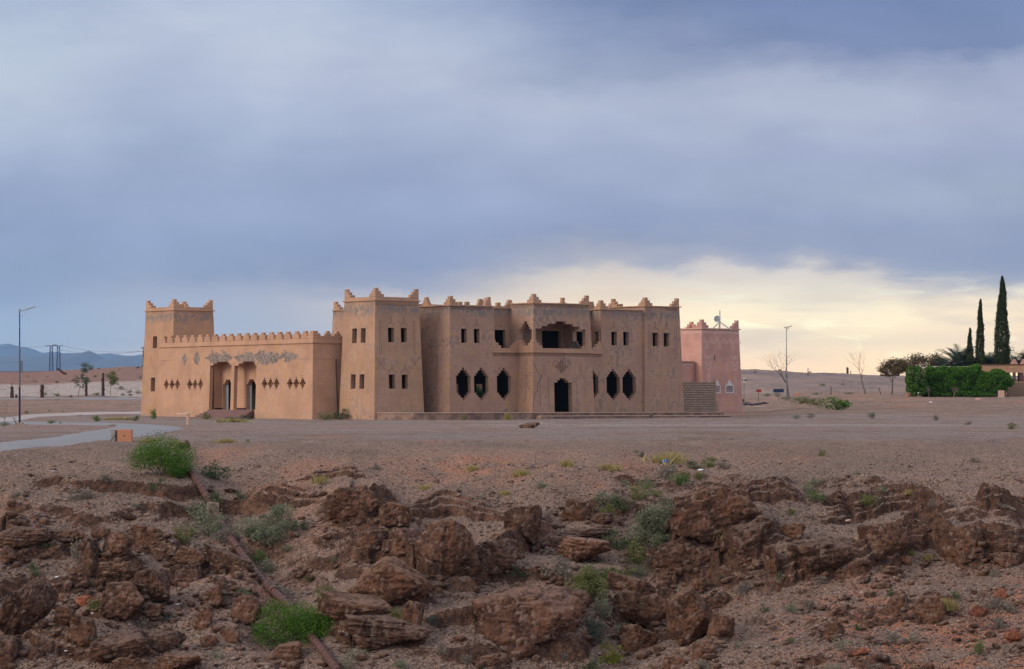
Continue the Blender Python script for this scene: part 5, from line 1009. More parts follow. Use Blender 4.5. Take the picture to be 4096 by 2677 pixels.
FL = ['below the lone palm stump and rear tower','close to the rear tower wall','left of the pair by the rear tower','second from the rear tower','on the sand by the right sapling','bright on the crest behind the young trees','on the sand left of the young trees','on the sand right of the street lamp','on the red hill by the street lamp','on the red hill left of the pylons','on the crest left of the utility pole','at the foot of the utility pole','left of the utility pole','against the rear tower on the crest','by the second palm stump','between lamp and second palm stump','under the middle young tree','left of the middle young tree','right of the right young tree','far right on the sand','beside the gravel track','beside the track near the lamp','behind the street lamp','at the edge of the gravel track']
for i, (px, py, wp, hp, kd) in enumerate(FARL): shrub(kd, 'shrub', f'small {KW[kd]} shrub {FL[i]}', px, py, wp, hp, 900+i, 'scattered shrubs on the far flat')
# ------------------------------------------------------------------ the rusty pipe
def at(px, py, Z): return np.array((ipx(px, Z), Z, HC+(EY-py)/F*Z))
pp = tag(empty('pipeline', (0, 0, 0)), 'long rusty pipe running down the slope from the gravel to the bottom edge', 'pipe')
ppts = [(708,1795),(748,1860),(790,1925),(852,2030),(905,2130),(955,2195),(1010,2275),(1075,2350),(1135,2400),(1230,2530),(1290,2600),(1355,2690),(1400,2760)]
P3 = []
for q in ppts:
    X, Z, h = gp(*q); P3.append([X, Z, h])
P3 = np.array(P3); P3[0, 2] += .1
zf = np.polyfit(np.arange(len(P3)), P3[:, 1], 2); 
seq = [gp(*q)[1] for q in ppts]; Zs_ = np.minimum.accumulate(np.polyval(zf, np.arange(len(P3)))); 
PP = [at(px, py, Zs_[i]-.1) for i, (px, py) in enumerate(ppts)]
PP = np.array(PP); tt_ = np.linspace(0, 12, 73); PP = np.stack([np.interp(tt_, np.arange(13), PP[:, k_]) for k_ in range(3)], 1)
for p in PP:
    for _ in range(40):
        if float(H(p[0], p[1]))+.15 < p[2]: break
        f_ = (p[1]-.12)/p[1]; p[0] *= f_; p[2] = HC+(p[2]-HC)*f_; p[1] *= f_
for _ in range(8): PP[1:-1] = (PP[:-2]+2*PP[1:-1]+PP[2:])/4
q = MB(); q.path(PP, [.12]*len(PP), 14); q.build('tube', M['rust'], pp, smooth=True)
for i in (30, 44, 66):
    a = PP[i]; dv = PP[i+1]-PP[i] if i+1 < len(PP) else PP[i]-PP[i-1]; dv = dv/np.linalg.norm(dv); q = MB(); q.tube(a-dv*.04, a+dv*.04, .15, seg=16); q.build('flange', M['rust'], pp)
tp = PP[0]; q = MB(); e2 = tp+np.array((.32, .2, .16)); q.path([tp+np.array((0, 0, -.02)), tp+np.array((.1, .05, .10)), e2], [.11, .11, .11], 14); q.tube(e2, e2+np.array((.05, .03, .02)), .15, seg=16); q.build('elbow', M['rust'], pp)
def block(px, py, wpx, hpx, label, m=M['concrete'], dz=0):
    X, Z, h = gp(px, py); s = F/Z; mb = MB(); w_, h_ = wpx/s, hpx/s
    mb.box((-w_/2, -w_*.25, -.4), (w_/2, w_*.25, h_)); o = mb.build('pipe_support', m, None, bevel=.02); o.location = (X, Z-.12, h); o.rotation_euler = (0, .05, .25)
    return tag(o, label, 'block', 'concrete supports under the pipe')
block(712, 1793, 40, 20, 'worn brown concrete block under the head of the pipe')
block(853, 2045, 46, 30, 'concrete saddle block over the pipe below the upper green bush')
# blue bag and litter
X, Z, h = gp(2659, 1858); P, Fc = rock_shape(77, 4); tag(mesh_np('plastic_bag', P*np.array([.085, .07, .105]), Fc, M['bag'], None, True, (X, Z, h+.09)), 'bright blue plastic bag on the yellow grass', 'bag')
for i, (px, py, s_, lb) in enumerate([(536,2530,.10,'pale flat scrap lying beside the long tilted slab'),(711,2422,.05,'white crushed bottle right of the large dark cube'),(371,2460,.045,'white cup below the orange-brown stone'),(228,2312,.045,'white scrap at the foot of the upright narrow slab'),(266,2622,.04,'white stick-like scrap at lower left'),(2152,2360,.05,'white stone-like scrap above the biggest boulder'),(3390,2092,.09,'pale grey rock lying on top of the longest boulder'),(4008,1622,.0,''),(3722,1612,.045,'white rag on the gravel below the hedge'),(3912,1600,.06,'pale round stone on the gravel below the hedge'),(2800,1883,.06,'white scrap near the blue bag')]):
    if s_ <= 0: continue
    X, Z, h = gp(px, py); P, Fc = rock_shape(200+i, 3); s2 = s_*Z/80; tag(mesh_np('litter' if 'rock' not in lb and 'stone on' not in lb else 'stone', P*np.array([s2*1.3, s2, s2*.6]), Fc, M['litter'] if i not in (6, 9) else M['pinktrim'], None, False, (X, Z, h+s2*.3)), lb, 'litter' if i not in (6, 9) else 'stone', 'scattered scraps and pale stones')
# ------------------------------------------------------------------ left side furniture
def gnd(px, Z): X = ipx(px, Z); return (X, Z, float(H(X, Z)))
Zl = 174.; g0 = gnd(78.5, Zl); L = tag(empty('street_lamp', g0), 'tall blue street lamp with a slim arm on a concrete base at the left road', 'street lamp')
zy = lambda py: HC+(EY-py)/F*Zl-g0[2]
q = MB(); q.box((-.22, -.22, -.2), (.22, .22, .16)); q.box((-.25, -.3, -.2), (.42, .28, .06)); q.build('base', M['concrete'], L, bevel=.02)
q = MB(); q.tube((0, 0, .16), (0, 0, zy(1545)), .065, .06, 12); q.build('lower_pole', M['navy'], L, smooth=False)
q = MB(); q.tube((0, 0, zy(1545)), (0, 0, zy(1391)), .057, .05, 12); q.build('middle_pole', M['greypole'], L)
q = MB(); q.tube((0, 0, zy(1391)), (0, 0, zy(1240)), .042, .034, 12); q.build('upper_pole', M['bluepaint'], L)
for py in (1391, 1359, 1308, 1252): q = MB(); q.tube((0, 0, zy(py)-.025), (0, 0, zy(py)+.025), .06, seg=12); q.build('band', M['steel'], L)
q = MB(); q.tube((0, 0, zy(1545)-.03), (0, 0, zy(1545)+.02), .11, .07, 12); q.build('collar', M['orangebox'], L)
q = MB(); q.path([(0, 0, zy(1244)), (0, 0, zy(1239)), (0, 0, zy(1233))], [.05, .08, .02], 12); q.build('finial', M['steel'], L)
k = Zl/F; q = MB(); q.tube((6*k, 0, zy(1244)), (62*k, 0, zy(1228)), .035, .03, 8); q.build('arm', M['steel'], L); q = MB(); q.obox((30*k, -.08, zy(1238)), (32*k, 0, .14), (0, .16, 0), (0, 0, .05)); q.build('lamp_head', M['steel'], L)
q = MB(); q.path([(1*k, 0, zy(1270)), (18*k, 0, zy(1258)), (36*k, 0, zy(1237))], [.008]*3, 5); q.build('brace', M['steel'], L)
# marker box
Zm = 110.; X, Zm, h = gp(497, 1766); s = F/Zm; B_ = tag(empty('marker_box', (ipx(497, Zm), Zm, h)), 'low concrete box with an orange front panel beside the asphalt road', 'box')
q = MB(); q.box((-28/s, 0, -.2), (29/s, .35, 47/s)); q.build('panel', M['orangebox'], B_, bevel=.012); q = MB(); q.box((-56/s, .10, -.2), (-36/s, .5, 46/s)); q.build('cement_side', M['greybox'], B_, bevel=.012)
q = MB(); q.box((-36/s+.001, .05, -.2), (-28/s-.001, .33, 45/s)); [q.box((-37/s, .02, i*.085), (-29/s, .1, i*.085+.045)) for i in range(5)]; q.build('meter_gap', M['rust'], B_); q = MB(); q.tube((0, -.012, 23/s), (0, .02, 23/s), .022, seg=10); q.build('hole', M['dark'], B_)
q = MB(); q.path([(-34/s, -.0, 26/s), (-45/s, -.05, 12/s), (-54/s, -.1, .01)], [.014]*3, 5); q.build('cable', M['black'], B_)
# concrete T bench
X, Zb, h = gp(752, 1700); s = F/Zb; bn = tag(empty('bench', (X, Zb, h)), 'pink concrete slab seat on a single leg in front of the wing', 'bench')
q = MB(); q.box((-44/s, -.25, 42/s), (4/s, .35, 47/s)); q.build('seat', M['benchtop'], bn, bevel=.01); q = MB(); q.box((-6/s, -.2, -.2), (4/s, .25, 42/s-.002)); q.build('leg', M['pinktrim'], bn, bevel=.01)
# pylons
def lattice(mb, x, w0, w1, z0, z1, n):
    for sx_ in (-1, 1):
        for sy_ in (-1, 1): mb.tube((x+sx_*w0, sy_*w0, z0), (x+sx_*w1, sy_*w1, z1), .085, seg=4)
    for i in range(n):
        a, b_ = i/n, (i+1)/n; wa_, wb_ = w0+(w1-w0)*a, w0+(w1-w0)*b_; za, zb_ = z0+(z1-z0)*a, z0+(z1-z0)*b_
        for sy_ in (-1, 1): mb.tube((x-wa_, sy_*wa_, za), (x+wb_, sy_*wb_, zb_), .032, seg=4); mb.tube((x+wa_, sy_*wa_, za), (x-wb_, sy_*wb_, zb_), .032, seg=4); mb.tube((x-wb_, sy_*wb_, zb_), (x+wb_, sy_*wb_, zb_), .028, seg=4)
        for sx_ in (-1, 1): mb.tube((x+sx_*wa_, -wa_, za), (x+sx_*wb_, wb_, zb_), .028, seg=4)
Zp = 1250.; k = Zp/F; gz = HC+(EY-1490)*k; gg = float(H(ipx(218, Zp), Zp)); py_ = tag(empty('electricity_pylon', (ipx(218, Zp), Zp, gg)), 'double-legged lattice pylon with a crossbar beyond the sand', 'pylon')
zz_ = lambda py: HC+(EY-py)*k-gg
for i, (x, t_) in enumerate(((-13*k, -13), (16*k, 16))): q = MB(); lattice(q, x, 8*k, 4.3*k, -1, zz_(1384), 7); q.build('leg', M['navy'], py_)
q = MB(); q.box((-33*k, -.2, zz_(1385)), (35*k, .2, zz_(1382.5))); q.tube((-34*k, 0, zz_(1386)), (-20*k, 0, zz_(1382)), .15); q.box((-9*k, -.15, zz_(1382.4)), (12*k, .15, zz_(1380.5))); q.box((-5*k, -.1, zz_(1435)), (9*k, .1, zz_(1434))); q.build('crossarm', M['greypole'], py_)
for i in range(4): q = MB(); q.tube(((-7+5*i)*k, 0, zz_(1380.4)), ((-6+5*i)*k, 0, zz_(1375)), .18, .1, 6); q.build('insulator', M['steel'], py_)
q = MB(); q.tube((25*k, 0, zz_(1401)), (30*k, 0, zz_(1400)), .12); q.tube((24*k, 0, zz_(1417)), (29*k, 0, zz_(1416)), .12); q.build('bracket', M['greypole'], py_)
Z2 = 2400.; k2 = Z2/F; g2 = gnd(87, Z2); p2 = tag(empty('electricity_pylon', g2), 'small distant lattice pylon just right of the street lamp', 'pylon'); q = MB(); zt2 = HC+(EY-1448)*k2-g2[2]; lattice(q, -2.5*k2, 2*k2, 1.4*k2, -2, zt2, 6); lattice(q, 2.5*k2, 2*k2, 1.4*k2, -2, zt2, 6); q.box((-6*k2, -.3, zt2), (6*k2, .3, zt2+.6)); q.build('frame', M['greypole'], p2)
Z3 = 1000.; k3 = Z3/F; g3 = gnd(573, Z3); p3 = tag(empty('utility_pole', g3), 'brown utility pole with two crossarms beside the rear tower', 'pole'); z3 = lambda py: HC+(EY-py)*k3-g3[2]
q = MB(); q.tube((0, 0, -1), (0, 0, z3(1390)), .22, .15, 8); q.build('post', M['rust'], p3); q = MB(); q.box((-9*k3, -.12, z3(1394)), (8*k3, .12, z3(1392))); q.box((-17*k3, -.1, z3(1406)), (8*k3, .1, z3(1404.8))); q.build('crossarm', M['greypole'], p3)
for i in range(5): q = MB(); q.tube(((-8+3.6*i)*k3, 0, z3(1392)), ((-9+3.6*i)*k3, 0, z3(1387)), .12, .12, 6); q.build('insulator', M['steel'], p3)
for i, (pa, pb) in enumerate((((252, 1383), (565, 1405)), ((245, 1400), (560, 1406)), ((-200, 1378), (185, 1384)), ((-200, 1440), (86, 1449)))):
    A, B2 = at(*pa, Zp if i != 3 else Z2), at(*pb, Z3 if i < 2 else Zp if i == 2 else Z2); pts = [A+(B2-A)*t_+np.array((0, 0, -1.3*4*t_*(1-t_))) for t_ in np.linspace(0, 1, 14)]; q = MB(); q.path(pts, [.05]*14, 4)
    tag(q.build('power_line', M['greypole']), ['upper power line between the big pylon and the utility pole', 'lower power line between the big pylon and the utility pole', 'power line reaching the big pylon from the left', 'faint power line left of the small distant pylon'][i], 'wire', 'power lines')
# trunks and young trees
def stump(px, py, top, wpx, label, Z=None, lean=0, spikes=0, name='palm_stump'):
    X, Z, h = gp(px, py) if Z is None else gnd(px, Z); k = Z/F; hh = (py-top)*k; r = wpx*k/2; o = tag(empty(name, (X, Z, h)), label, 'palm stump', 'dead palm stumps'); rr = random.Random(px)
    q = MB(); n = 9; pts = [(lean*hh*(i/n), 0, -.2+(hh+.2)*i/n) for i in range(n+1)]; q.path(pts, [r*(.9+.25*rr.random())*(1.1-.35*i/n) for i in range(n+1)], 9)
    for i in range(40):
        z_ = rr.uniform(.05, .98)*hh; a = rr.uniform(0, 6.28); q.tube((lean*z_+cos(a)*r*.6, sin(a)*r*.6, z_), (lean*z_+cos(a)*r*1.35, sin(a)*r*1.35, z_+r*.9), r*.22, r*.05, 4)
    q.build('trunk', M['palmtrunk'], o)
    if spikes:
        q = MB(); [q.tube((lean*hh, 0, hh*.95), (lean*hh+rr.uniform(-.5, .5)*hh*.3, rr.uniform(-.2, .2), hh+spikes*k*rr.uniform(.5, 1)), .03, .008, 4) for _ in range(9)]; q.build('dead_frond', LM['straw'], o)
    return o
stump(48, 1595, 1548, 13, 'dead palm stump with dry spikes left of the street lamp', spikes=26); stump(65, 1595, 1580, 8, 'very short palm stump next to the street lamp'); stump(168, 1594, 1541, 15, 'shaggy palm stump right of the street lamp')
stump(345, 1587, 1524, 10, 'palm stump in front of the tallest young tree'); stump(412, 1584, 1493, 12, 'tallest bare palm trunk between the young trees')
o = stump(266, 1481, 1457, 9, 'palm trunk leaning over to the left on the crest below the pylons', Z=735, lean=-1.5, name='leaning_palm_trunk')
stump(3390, 1506, 1481, 9, 'short broken trunk on the horizon left of the bare tree', Z=880); stump(3403, 1500, 1488, 3, 'thin broken stick beside the trunk on the horizon', Z=880)
def tree(name, label, base, hgt, spread, seed, leafmat=None, n_leaf=0, leaf=.1, trunk=.05, depth=4, group=None, flat=0, low=.35, forks=2, droop=0, leaf_only_top=True, lean=0, clump=.3, wood='bark'):
    r = random.Random(seed); o = tag(empty(name, base), label, 'tree', group); tr = MB(); br = MB(); tips = []
    def grow(p, dv, L, rad, d):
        n = 3; pts = [p]; rs_ = [rad]
        for i in range(n):
            dv = dv+np.array((r.gauss(0, .12), r.gauss(0, .12), r.gauss(0, .06)-droop*.05)); dv = dv/np.linalg.norm(dv); pts.append(pts[-1]+dv*L/n); rs_.append(rad*(1-.35*(i+1)/n))
        (tr if d == depth else br).path(pts, rs_, 6 if d > 1 else 4)
        if d == 0: tips.append(pts[-1]); return
        if d <= 2: tips.append(pts[-1]); tips.append(pts[2])
        for i in range(forks+(r.random() < .5)):
            a = r.uniform(0, 6.28); sp = r.uniform(.35, .75)*spread; nd = dv+sp*np.array((cos(a), sin(a), 0)); nd[2] = nd[2]*(1-flat)+.15; grow(pts[-1], nd/np.linalg.norm(nd), L*r.uniform(.6, .85), rs_[-1]*.72, d-1)
    L0 = hgt*low; grow(np.array((0, 0, -.1)), np.array((lean, 0, 1.)), L0, trunk, depth)
    T_ = np.array(tips); mx = T_[:, 2].max(); sc = hgt/mx
    def scl(mb): mb.v = [(p[0]*sc, p[1]*sc, p[2]*sc) for p in mb.v]
    scl(tr); scl(br); T_ *= sc; tr.build('trunk', M[wood], o); br.build('branches', M[wood], o)
    if leafmat:
        rs = np.random.RandomState(seed); k = rs.randint(0, len(T_), n_leaf); P = T_[k]+rs.normal(size=(n_leaf, 3))*clump*np.array([1, 1, .6]); V, Q = leaves(P, leaf, rs, aspect=.4); mesh_np('crown', V, Q, LM[leafmat], o)
    return o
def yt(px, py, top, label, seed, kind, n, spread=.9, low=.5): 
    X, Z, h = gp(px, py); return tree('young_tree', label, (X, Z, h), (py-top)*Z/F*.93, spread, seed, kind, n, .13, .055, 3, 'young planted trees', low=low, clump=.22)
yt(313, 1588, 1507, 'short dark young tree left of the tallest sapling', 3, 'dark', 500, 1.0, .42); yt(346, 1590, 1448, 'tallest young tree rising from behind a palm stump', 5, 'blue', 700, .8, .5); yt(443, 1585, 1485, 'round-crowned young tree right of the tall palm trunk', 7, 'olive', 900, .9, .45)
def bare(px, py, top, label, seed, spread=1.0, low=.3, depth=5, trunk=.06, Z=None, lean=0, name='bare_tree', flat=0, forks=2):
    X, Z, h = gp(px, py) if Z is None else gnd(px, Z); return tree(name, label, (X, Z, h), (py-top)*Z/F, spread, seed, None, 0, .1, trunk, depth, 'bare trees', low=low, lean=lean, flat=flat, forks=forks, wood='twig')
bare(12, 1708, 1600, 'thin bare sapling at the left edge of the picture', 21, .9, .3, 4, .022, lean=.1); bare(66, 1702, 1655, 'low bare twiggy shrub beside the lamp base', 22, 1.6, .3, 3, .03, name='bare_shrub', lean=-.3)
bare(3156, 1585, 1378, 'bare thin-twigged tree rising behind the solar street lamp', 38, 1.0, .36, 6, .13, Z=327, flat=.05)
bare(3461, 1576, 1400, 'tall bare tree left of the umbrella-shaped tree', 34, .72, .33, 6, .14)
for px, py, top, lb, sd in ((3716, 1586, 1543, 'left small bare shrub in front of the hedge', 41), (3815, 1586, 1543, 'right small bare shrub in front of the hedge', 42)):
    X, Z, h = gnd(px, 321); tree('bare_shrub', lb, (X, Z, h), (py-top)*Z/F, 1.0, sd, None, 0, .1, .05, 4, 'bare shrubs before the hedge', low=.25, forks=3, wood='twig')
X, Z, h = gp(3567, 1577); tree('umbrella_tree', 'umbrella-crowned tree with clumped leaves left of the hedge', (X, Z, h), 133*Z/F, 1.5, 52, 'euc', 6500, .12, .11, 4, low=.34, flat=.3, clump=.30, lean=.1)
for i, (px, top, w_, lb) in enumerate([(3652, 1415, 40, 'leftmost thin tree on the skyline above the hedge'), (3690, 1420, 44, 'second thin skyline tree above the hedge'), (3732, 1413, 50, 'third and fullest skyline tree above the hedge'), (3782, 1418, 44, 'skyline tree just left of the big palm'), (3850, 1392, 40, 'wispy tree behind the big palm and small cypress'), (4075, 1393, 60, 'dark-topped tree behind the house at the right edge'), (4110, 1398, 50, 'second tree behind the house, cut by the right edge')]):
    Z = 372.; X, Z, h = gnd(px, Z); tree('skyline_tree', lb, (X, Z, h), (1570-top)*Z/F*.97, .62, 60+i, 'euc' if i != 4 else None, 1300, .13, .10, 4, 'trees on the skyline behind the hedge', low=.42, clump=.42)
def stick(px, py, top, label, lean=0, m='rust', Z=None, r=.05, name='post'):
    X, Z, h = gp(px, py) if Z is None else gnd(px, Z); k = Z/F; q = MB(); q.path([(0, 0, -.2), (lean*.5, 0, (py-top)*k*.5), (lean, 0, (py-top)*k)], [r, r*.9, r*.7], 6); o = q.build(name, M[m]); o.location = (X, Z, h); return tag(o, label, 'post', 'posts and sticks on the plain')
stick(3232, 1488, 1454, 'dark wooden post standing on the desert hill', Z=700, r=.14); stick(3324, 1580, 1545, 'thin rusty post right of the small table', r=.07); stick(3355, 1589, 1566, 'short thin twig post beside the rusty one', r=.03, m='twig')
X, Z, h = gp(3522, 1577); tree('tree_stump', 'small forked dead stump between the two trees', (X, Z, h), 30*Z/F, 1.3, 71, None, 0, .1, .09, 2, low=.6, wood='palmtrunk')
# signs
def board(name, label, px, py, wpx, hpx, m, Z, post=None, text=None, shape=None, tilt=0, foot=None):
    k = Z/F; g_ = gnd(px, Z); o = tag(empty(name, g_), label, 'sign'); z0 = HC+(EY-(py+hpx/2))*k-g_[2]; z1 = z0+hpx*k; w_ = wpx*k/2
    q = MB(); pts = [(-w_, z0), (w_, z0), (w_, z1), (-w_, z1)] if not shape else [(-w_, (z0+z1)/2), (-w_*.72, z0), (w_, z0), (w_, z1), (-w_*.72, z1)]; n = len(pts)
    q.add([(x+tilt*(zv-z0), -.06, zv) for x, zv in pts]+[(x+tilt*(zv-z0), -.02, zv) for x, zv in pts], [tuple(range(n)), tuple(range(2*n-1, n-1, -1))]+[(i, n+i, n+(i+1) % n, (i+1) % n) for i in range(n)]); pn = q.build('panel', m, o)
    if post is not None: q = MB(); q.tube((0, 0, -.3), (0, 0, z1-.05), .04, seg=6); q.build('post', post, o)
    if text:
        cu = bpy.data.curves.new('t', 'FONT'); cu.body = text; cu.size = hpx*k*.72; cu.align_x = 'CENTER'; cu.align_y = 'CENTER'; cu.extrude = .004; cu.offset = .012
        to = bpy.data.objects.new('t', cu); C.objects.link(to); bpy.context.view_layer.update(); me = bpy.data.meshes.new_from_object(to.evaluated_get(bpy.context.evaluated_depsgraph_get())); bpy.data.objects.remove(to)
        lt = bpy.data.objects.new('lettering', me); C.objects.link(lt); lt.parent = pn; lt.location = (tilt*hpx*k/2, -.07, (z0+z1)/2); lt.rotation_euler = (pi/2, 0, 0); me.materials.clear(); me.materials.append(M['signblue'])
    return o
board('number_sign', 'white sign reading 150 beside the pink house', 2976, 1521.5, 13, 18, M['white'], 300, M['greypole'], '150', tilt=.12)
board('arrow_sign', 'small red arrow-shaped sign on a thin post', 3034, 1563.5, 21, 10, M['signred'], 335, M['rust'], shape=1); board('blue_sign', 'dark blue blank sign board on a thin post', 3114, 1563, 42, 14, M['signblue'], 330, M['greypole'])
board('white_sign', 'small white board on the plain left of the bare tree', 3411, 1512.5, 14, 15, M['white'], 800, None, tilt=.06)
X, Z, h = gp(3191, 1587); k = Z/F; tb = tag(empty('small_table', (X, Z, h)), 'low orange clay table-like stand right of the blue sign', 'table'); q = MB(); q.box((-10*k, -.3, 7*k), (9*k, .3, 14*k)); q.build('top', M['orangebox'], tb, bevel=.02)
for a in (-8, 5): q = MB(); q.box((a*k, -.25, -.1), ((a+3)*k, .25, 7*k-.002)); q.build('leg', M['orangebox'], tb)
X, Z, h = gnd(3158, 324); k = Z/F; zy2 = lambda py: HC+(EY-py)*k-h; sl_ = tag(empty('solar_street_lamp', (ipx(3149, Z), Z, h)), 'grey solar street lamp with a tilted panel right of the pink house', 'street lamp')
q = MB(); q.tube((0, 0, -.1), (-2*k, 0, zy2(1494)), 3.1*k, 2.4*k, 10); q.tube((-2*k, 0, zy2(1494)), (-4*k, 0, zy2(1312)), 1.8*k, 1.1*k, 10); q.build('pole', M['greypole'], sl_); q = MB(); q.tube((-1.9*k, 0, zy2(1492)), (-2*k, 0, zy2(1489)), 3*k, seg=10); q.build('collar', M['steel'], sl_)
q = MB(); q.obox((-11*k, -.35, zy2(1312)), (29*k, 0, 6*k), (0, .7, 0), (-.01, 0, .07)); q.build('solar_panel', M['greypole'], sl_); q = MB(); q.obox((-9*k, -.12, zy2(1314.5)), (13*k, 0, 1.5*k), (0, .25, 0), (0, 0, 1.5*k)); q.build('lamp_head', M['steel'], sl_); q = MB(); q.tube((-3*k, 0, zy2(1325)), (8*k, 0, zy2(1309)), .03); q.build('brace', M['steel'], sl_)
# hoses, tyre
q = MB(); rr = random.Random(3)
for j in range(2):
    pts = []
    for i in range(14):
        px = 2970+ (95+10*j)*i/13; py = 1617+3*sin(i*.35)+j*3-(i*.1); X, Z, h = gp(px, py); pts.append((X, Z, h+.05))
    q.path(pts, [.06]*14, 6)
tag(q.build('black_hoses', M['black']), 'pair of black hoses lying on the ground right of the pink house', 'hose')
X, Z, h = gnd(2974, 318); q = MB(); n = 18; pts = [np.array((ipx(2990+10*cos(2*pi*i/n), 318), 318+.6*sin(2*pi*i/n), h+.12+.1*sin(2*pi*i/n))) for i in range(n+1)]; q.path(pts, [.05]*(n+1), 6); tag(q.build('coiled_hose', M['rust']), 'loop of pipe on the ground behind the pink house corner', 'hose')
P, Fc = rock_shape(55, 3); tag(mesh_np('black_sack', P*np.array([.16, .16, .3]), Fc, M['black'], None, True, (ipx(2974, 317), 317, h+.35)), 'black sack at the corner of the pink house', 'sack')
X, Z, h = gnd(3560, 860); q = MB(); q.tube((-3.0, 0, .3), (2.9, 0, .45), .34, .3, 8); q.tube((2.0, 0, .4), (2.9, 0, .9), .3, .2, 8); o = q.build('fallen_trunk', M['palmtrunk']); o.location = (X, Z, h); tag(o, 'fallen trunk lying on the horizon behind the umbrella tree', 'log')
# ------------------------------------------------------------------ compound on the right
def hedge(name, label, lumps, Z0, seed, kd, per, leaf=.11, group=None):
    rs = np.random.RandomState(seed); g_ = gnd(lumps[0][0], Z0); o = tag(empty(name, g_), label, 'hedge', group); Ps = []
    for (px, py, rx, ry) in lumps:
        k = Z0/F; c = np.array((ipx(px, Z0)-g_[0], rs.uniform(-.2, .4), HC+(EY-py)*k-g_[2])); n = int(per*rx*ry/400); dv = rs.normal(size=(n, 3)); dv /= np.linalg.norm(dv, axis=1)[:, None]
        rd = (.72+.36*fbm(dv[:, 0]*3+px, dv[:, 2]*3+seed+dv[:, 1]*2, 3, seed)*rs.uniform(.75, 1.1, n))[:, None]; Ps.append(c+dv*rd*np.array([rx*k, 1.3, ry*k]))
    P = np.concatenate(Ps); P = P[P[:, 2] > -.1]; V, Q = leaves(P, leaf, rs, aspect=.5); mesh_np('foliage', V, Q, LM[kd], o)
    q = MB()
    for (px, py, rx, ry) in lumps[::2]:
        x = ipx(px, Z0)-g_[0]; q.path([(x, .4, -.2), (x+rs.normal()*.2, .5, 1.0), (x, .3, max(1.2, (EY-py)*Z0/F+HC-g_[2]))], [.07, .05, .03], 5)
    q.build('stem', M['bark'], o); return o
Zh = 325.
hedge('hedge', 'bright green creeper hedge covering the low building at right', [(3740,1500,40,30),(3775,1490,38,28),(3815,1500,48,34),(3850,1492,44,26),(3890,1495,42,32),(3905,1472,22,17),(3925,1515,42,34),(3965,1520,40,34),(3990,1500,36,26),(4010,1520,36,30),(4035,1530,22,18),(3800,1535,40,32),(3860,1540,45,32),(3920,1550,45,28),(3975,1555,40,28),(3750,1545,30,26),(4000,1560,28,20),(3900,1575,40,15),(3830,1572,40,16),(3960,1580,30,10),(3720,1478,20,14),(3725,1560,22,22),(3735,1530,26,26),(3770,1560,36,24),(3715,1515,20,22),(3790,1515,40,30),(3870,1510,44,34),(3945,1535,44,34),(3995,1540,36,30),(3830,1555,44,28),(3735,1575,30,16),(3780,1580,36,14),(3870,1578,40,16),(3925,1578,36,14),(3710,1540,22,26),(3705,1575,20,14),(3985,1575,26,14)], Zh, 5, 'hedge', 900, .125)
hedge('hedge', 'darker leafy shrub mass at the left end of the hedge', [(3644,1490,20,26),(3640,1520,17,28),(3642,1555,16,26),(3668,1505,18,24),(3672,1480,16,16),(3655,1572,20,16),(3690,1500,14,18),(3700,1550,16,26),(3688,1530,18,24),(3682,1565,20,18),(3660,1545,18,22)], Zh-1.5, 6, 'green', 800, .11)
hs = tag(empty('roadside_house', gnd(3900, 328)), 'earth-coloured house with a pergola and stepped merlons behind the hedge', 'building'); gb = hs.location.copy(); k = 328/F
def hb(px0, px1, py0, py1, y0, y1, name, m, **kw): q = MB(); q.box((ipx(px0, 328)-gb.x, y0, HC+(EY-py1)*k-gb.z), (ipx(px1, 328)-gb.x, y1, HC+(EY-py0)*k-gb.z)); return q.build(name, M[m], hs, **kw)
hb(3912, 4400, 1460, 1490.5, .6, 1.0, 'beam', 'left_tower'); hb(3912, 4400, 1456.5, 1459.9, .5, 1.1, 'coping', 'rust'); 
hb(3930, 4030, 1491, 1590, .65, .95, 'wall', 'left_tower'); hb(4400, 4405, 1457, 1600, .6, 8, 'side_wall', 'left_tower')
for a, b_ in ((4056, 4067), (4083, 4100)): hb(a, b_, 1490.8, 1530, .65, .95, 'pillar', 'rust')
hb(4064, 4084, 1523, 1524.5, .7, .75, 'railing', 'dark'); hb(4055, 4066, 1511, 1513, .6, .64, 'railing', 'concrete')
hb(4030, 4400, 1531, 1590, .1, .35, 'reed_screen', 'reed'); hb(4028, 4402, 1527, 1530.9, .05, .4, 'cap', 'left_tower')
for c_, tp_ in ((4061, 1437), (4100, 1437)):
    q = MB(); 
    for i, wv in enumerate((15, 12, 10, 8, 6)): q.box((ipx(c_-wv, 328)-gb.x, .65+.002*i, HC+(EY-(1456.4-4*i))*k-gb.z), (ipx(c_+wv, 328)-gb.x, .9, HC+(EY-(1452.4-4*i))*k-gb.z))
    q.build('merlon', M['pink'], hs)
q = MB(); q.path([(ipx(4047, 328)-gb.x, .4, HC+(EY-1470)*k-gb.z), (ipx(4050, 328)-gb.x, .3, HC+(EY-1474)*k-gb.z)], [.12, .02], 8); q.build('wall_lamp', M['pinktrim'], hs)
rf = tag(empty('white_roofed_shed', gnd(3790, 331)), 'shed with a flat white roof showing over the hedge', 'shed'); gr = rf.location; k = 331/F
q = MB(); q.box((ipx(3690, 331)-gr.x, -.6, HC+(EY-1473.5)*k-gr.z), (ipx(3722, 331)-gr.x, 3, HC+(EY-1470)*k-gr.z)); q.box((ipx(3722.1, 331)-gr.x, -.6, HC+(EY-1471)*k-gr.z), (ipx(3886, 331)-gr.x, 3, HC+(EY-1465.5)*k-gr.z)); q.build('roof', M['white'], rf)
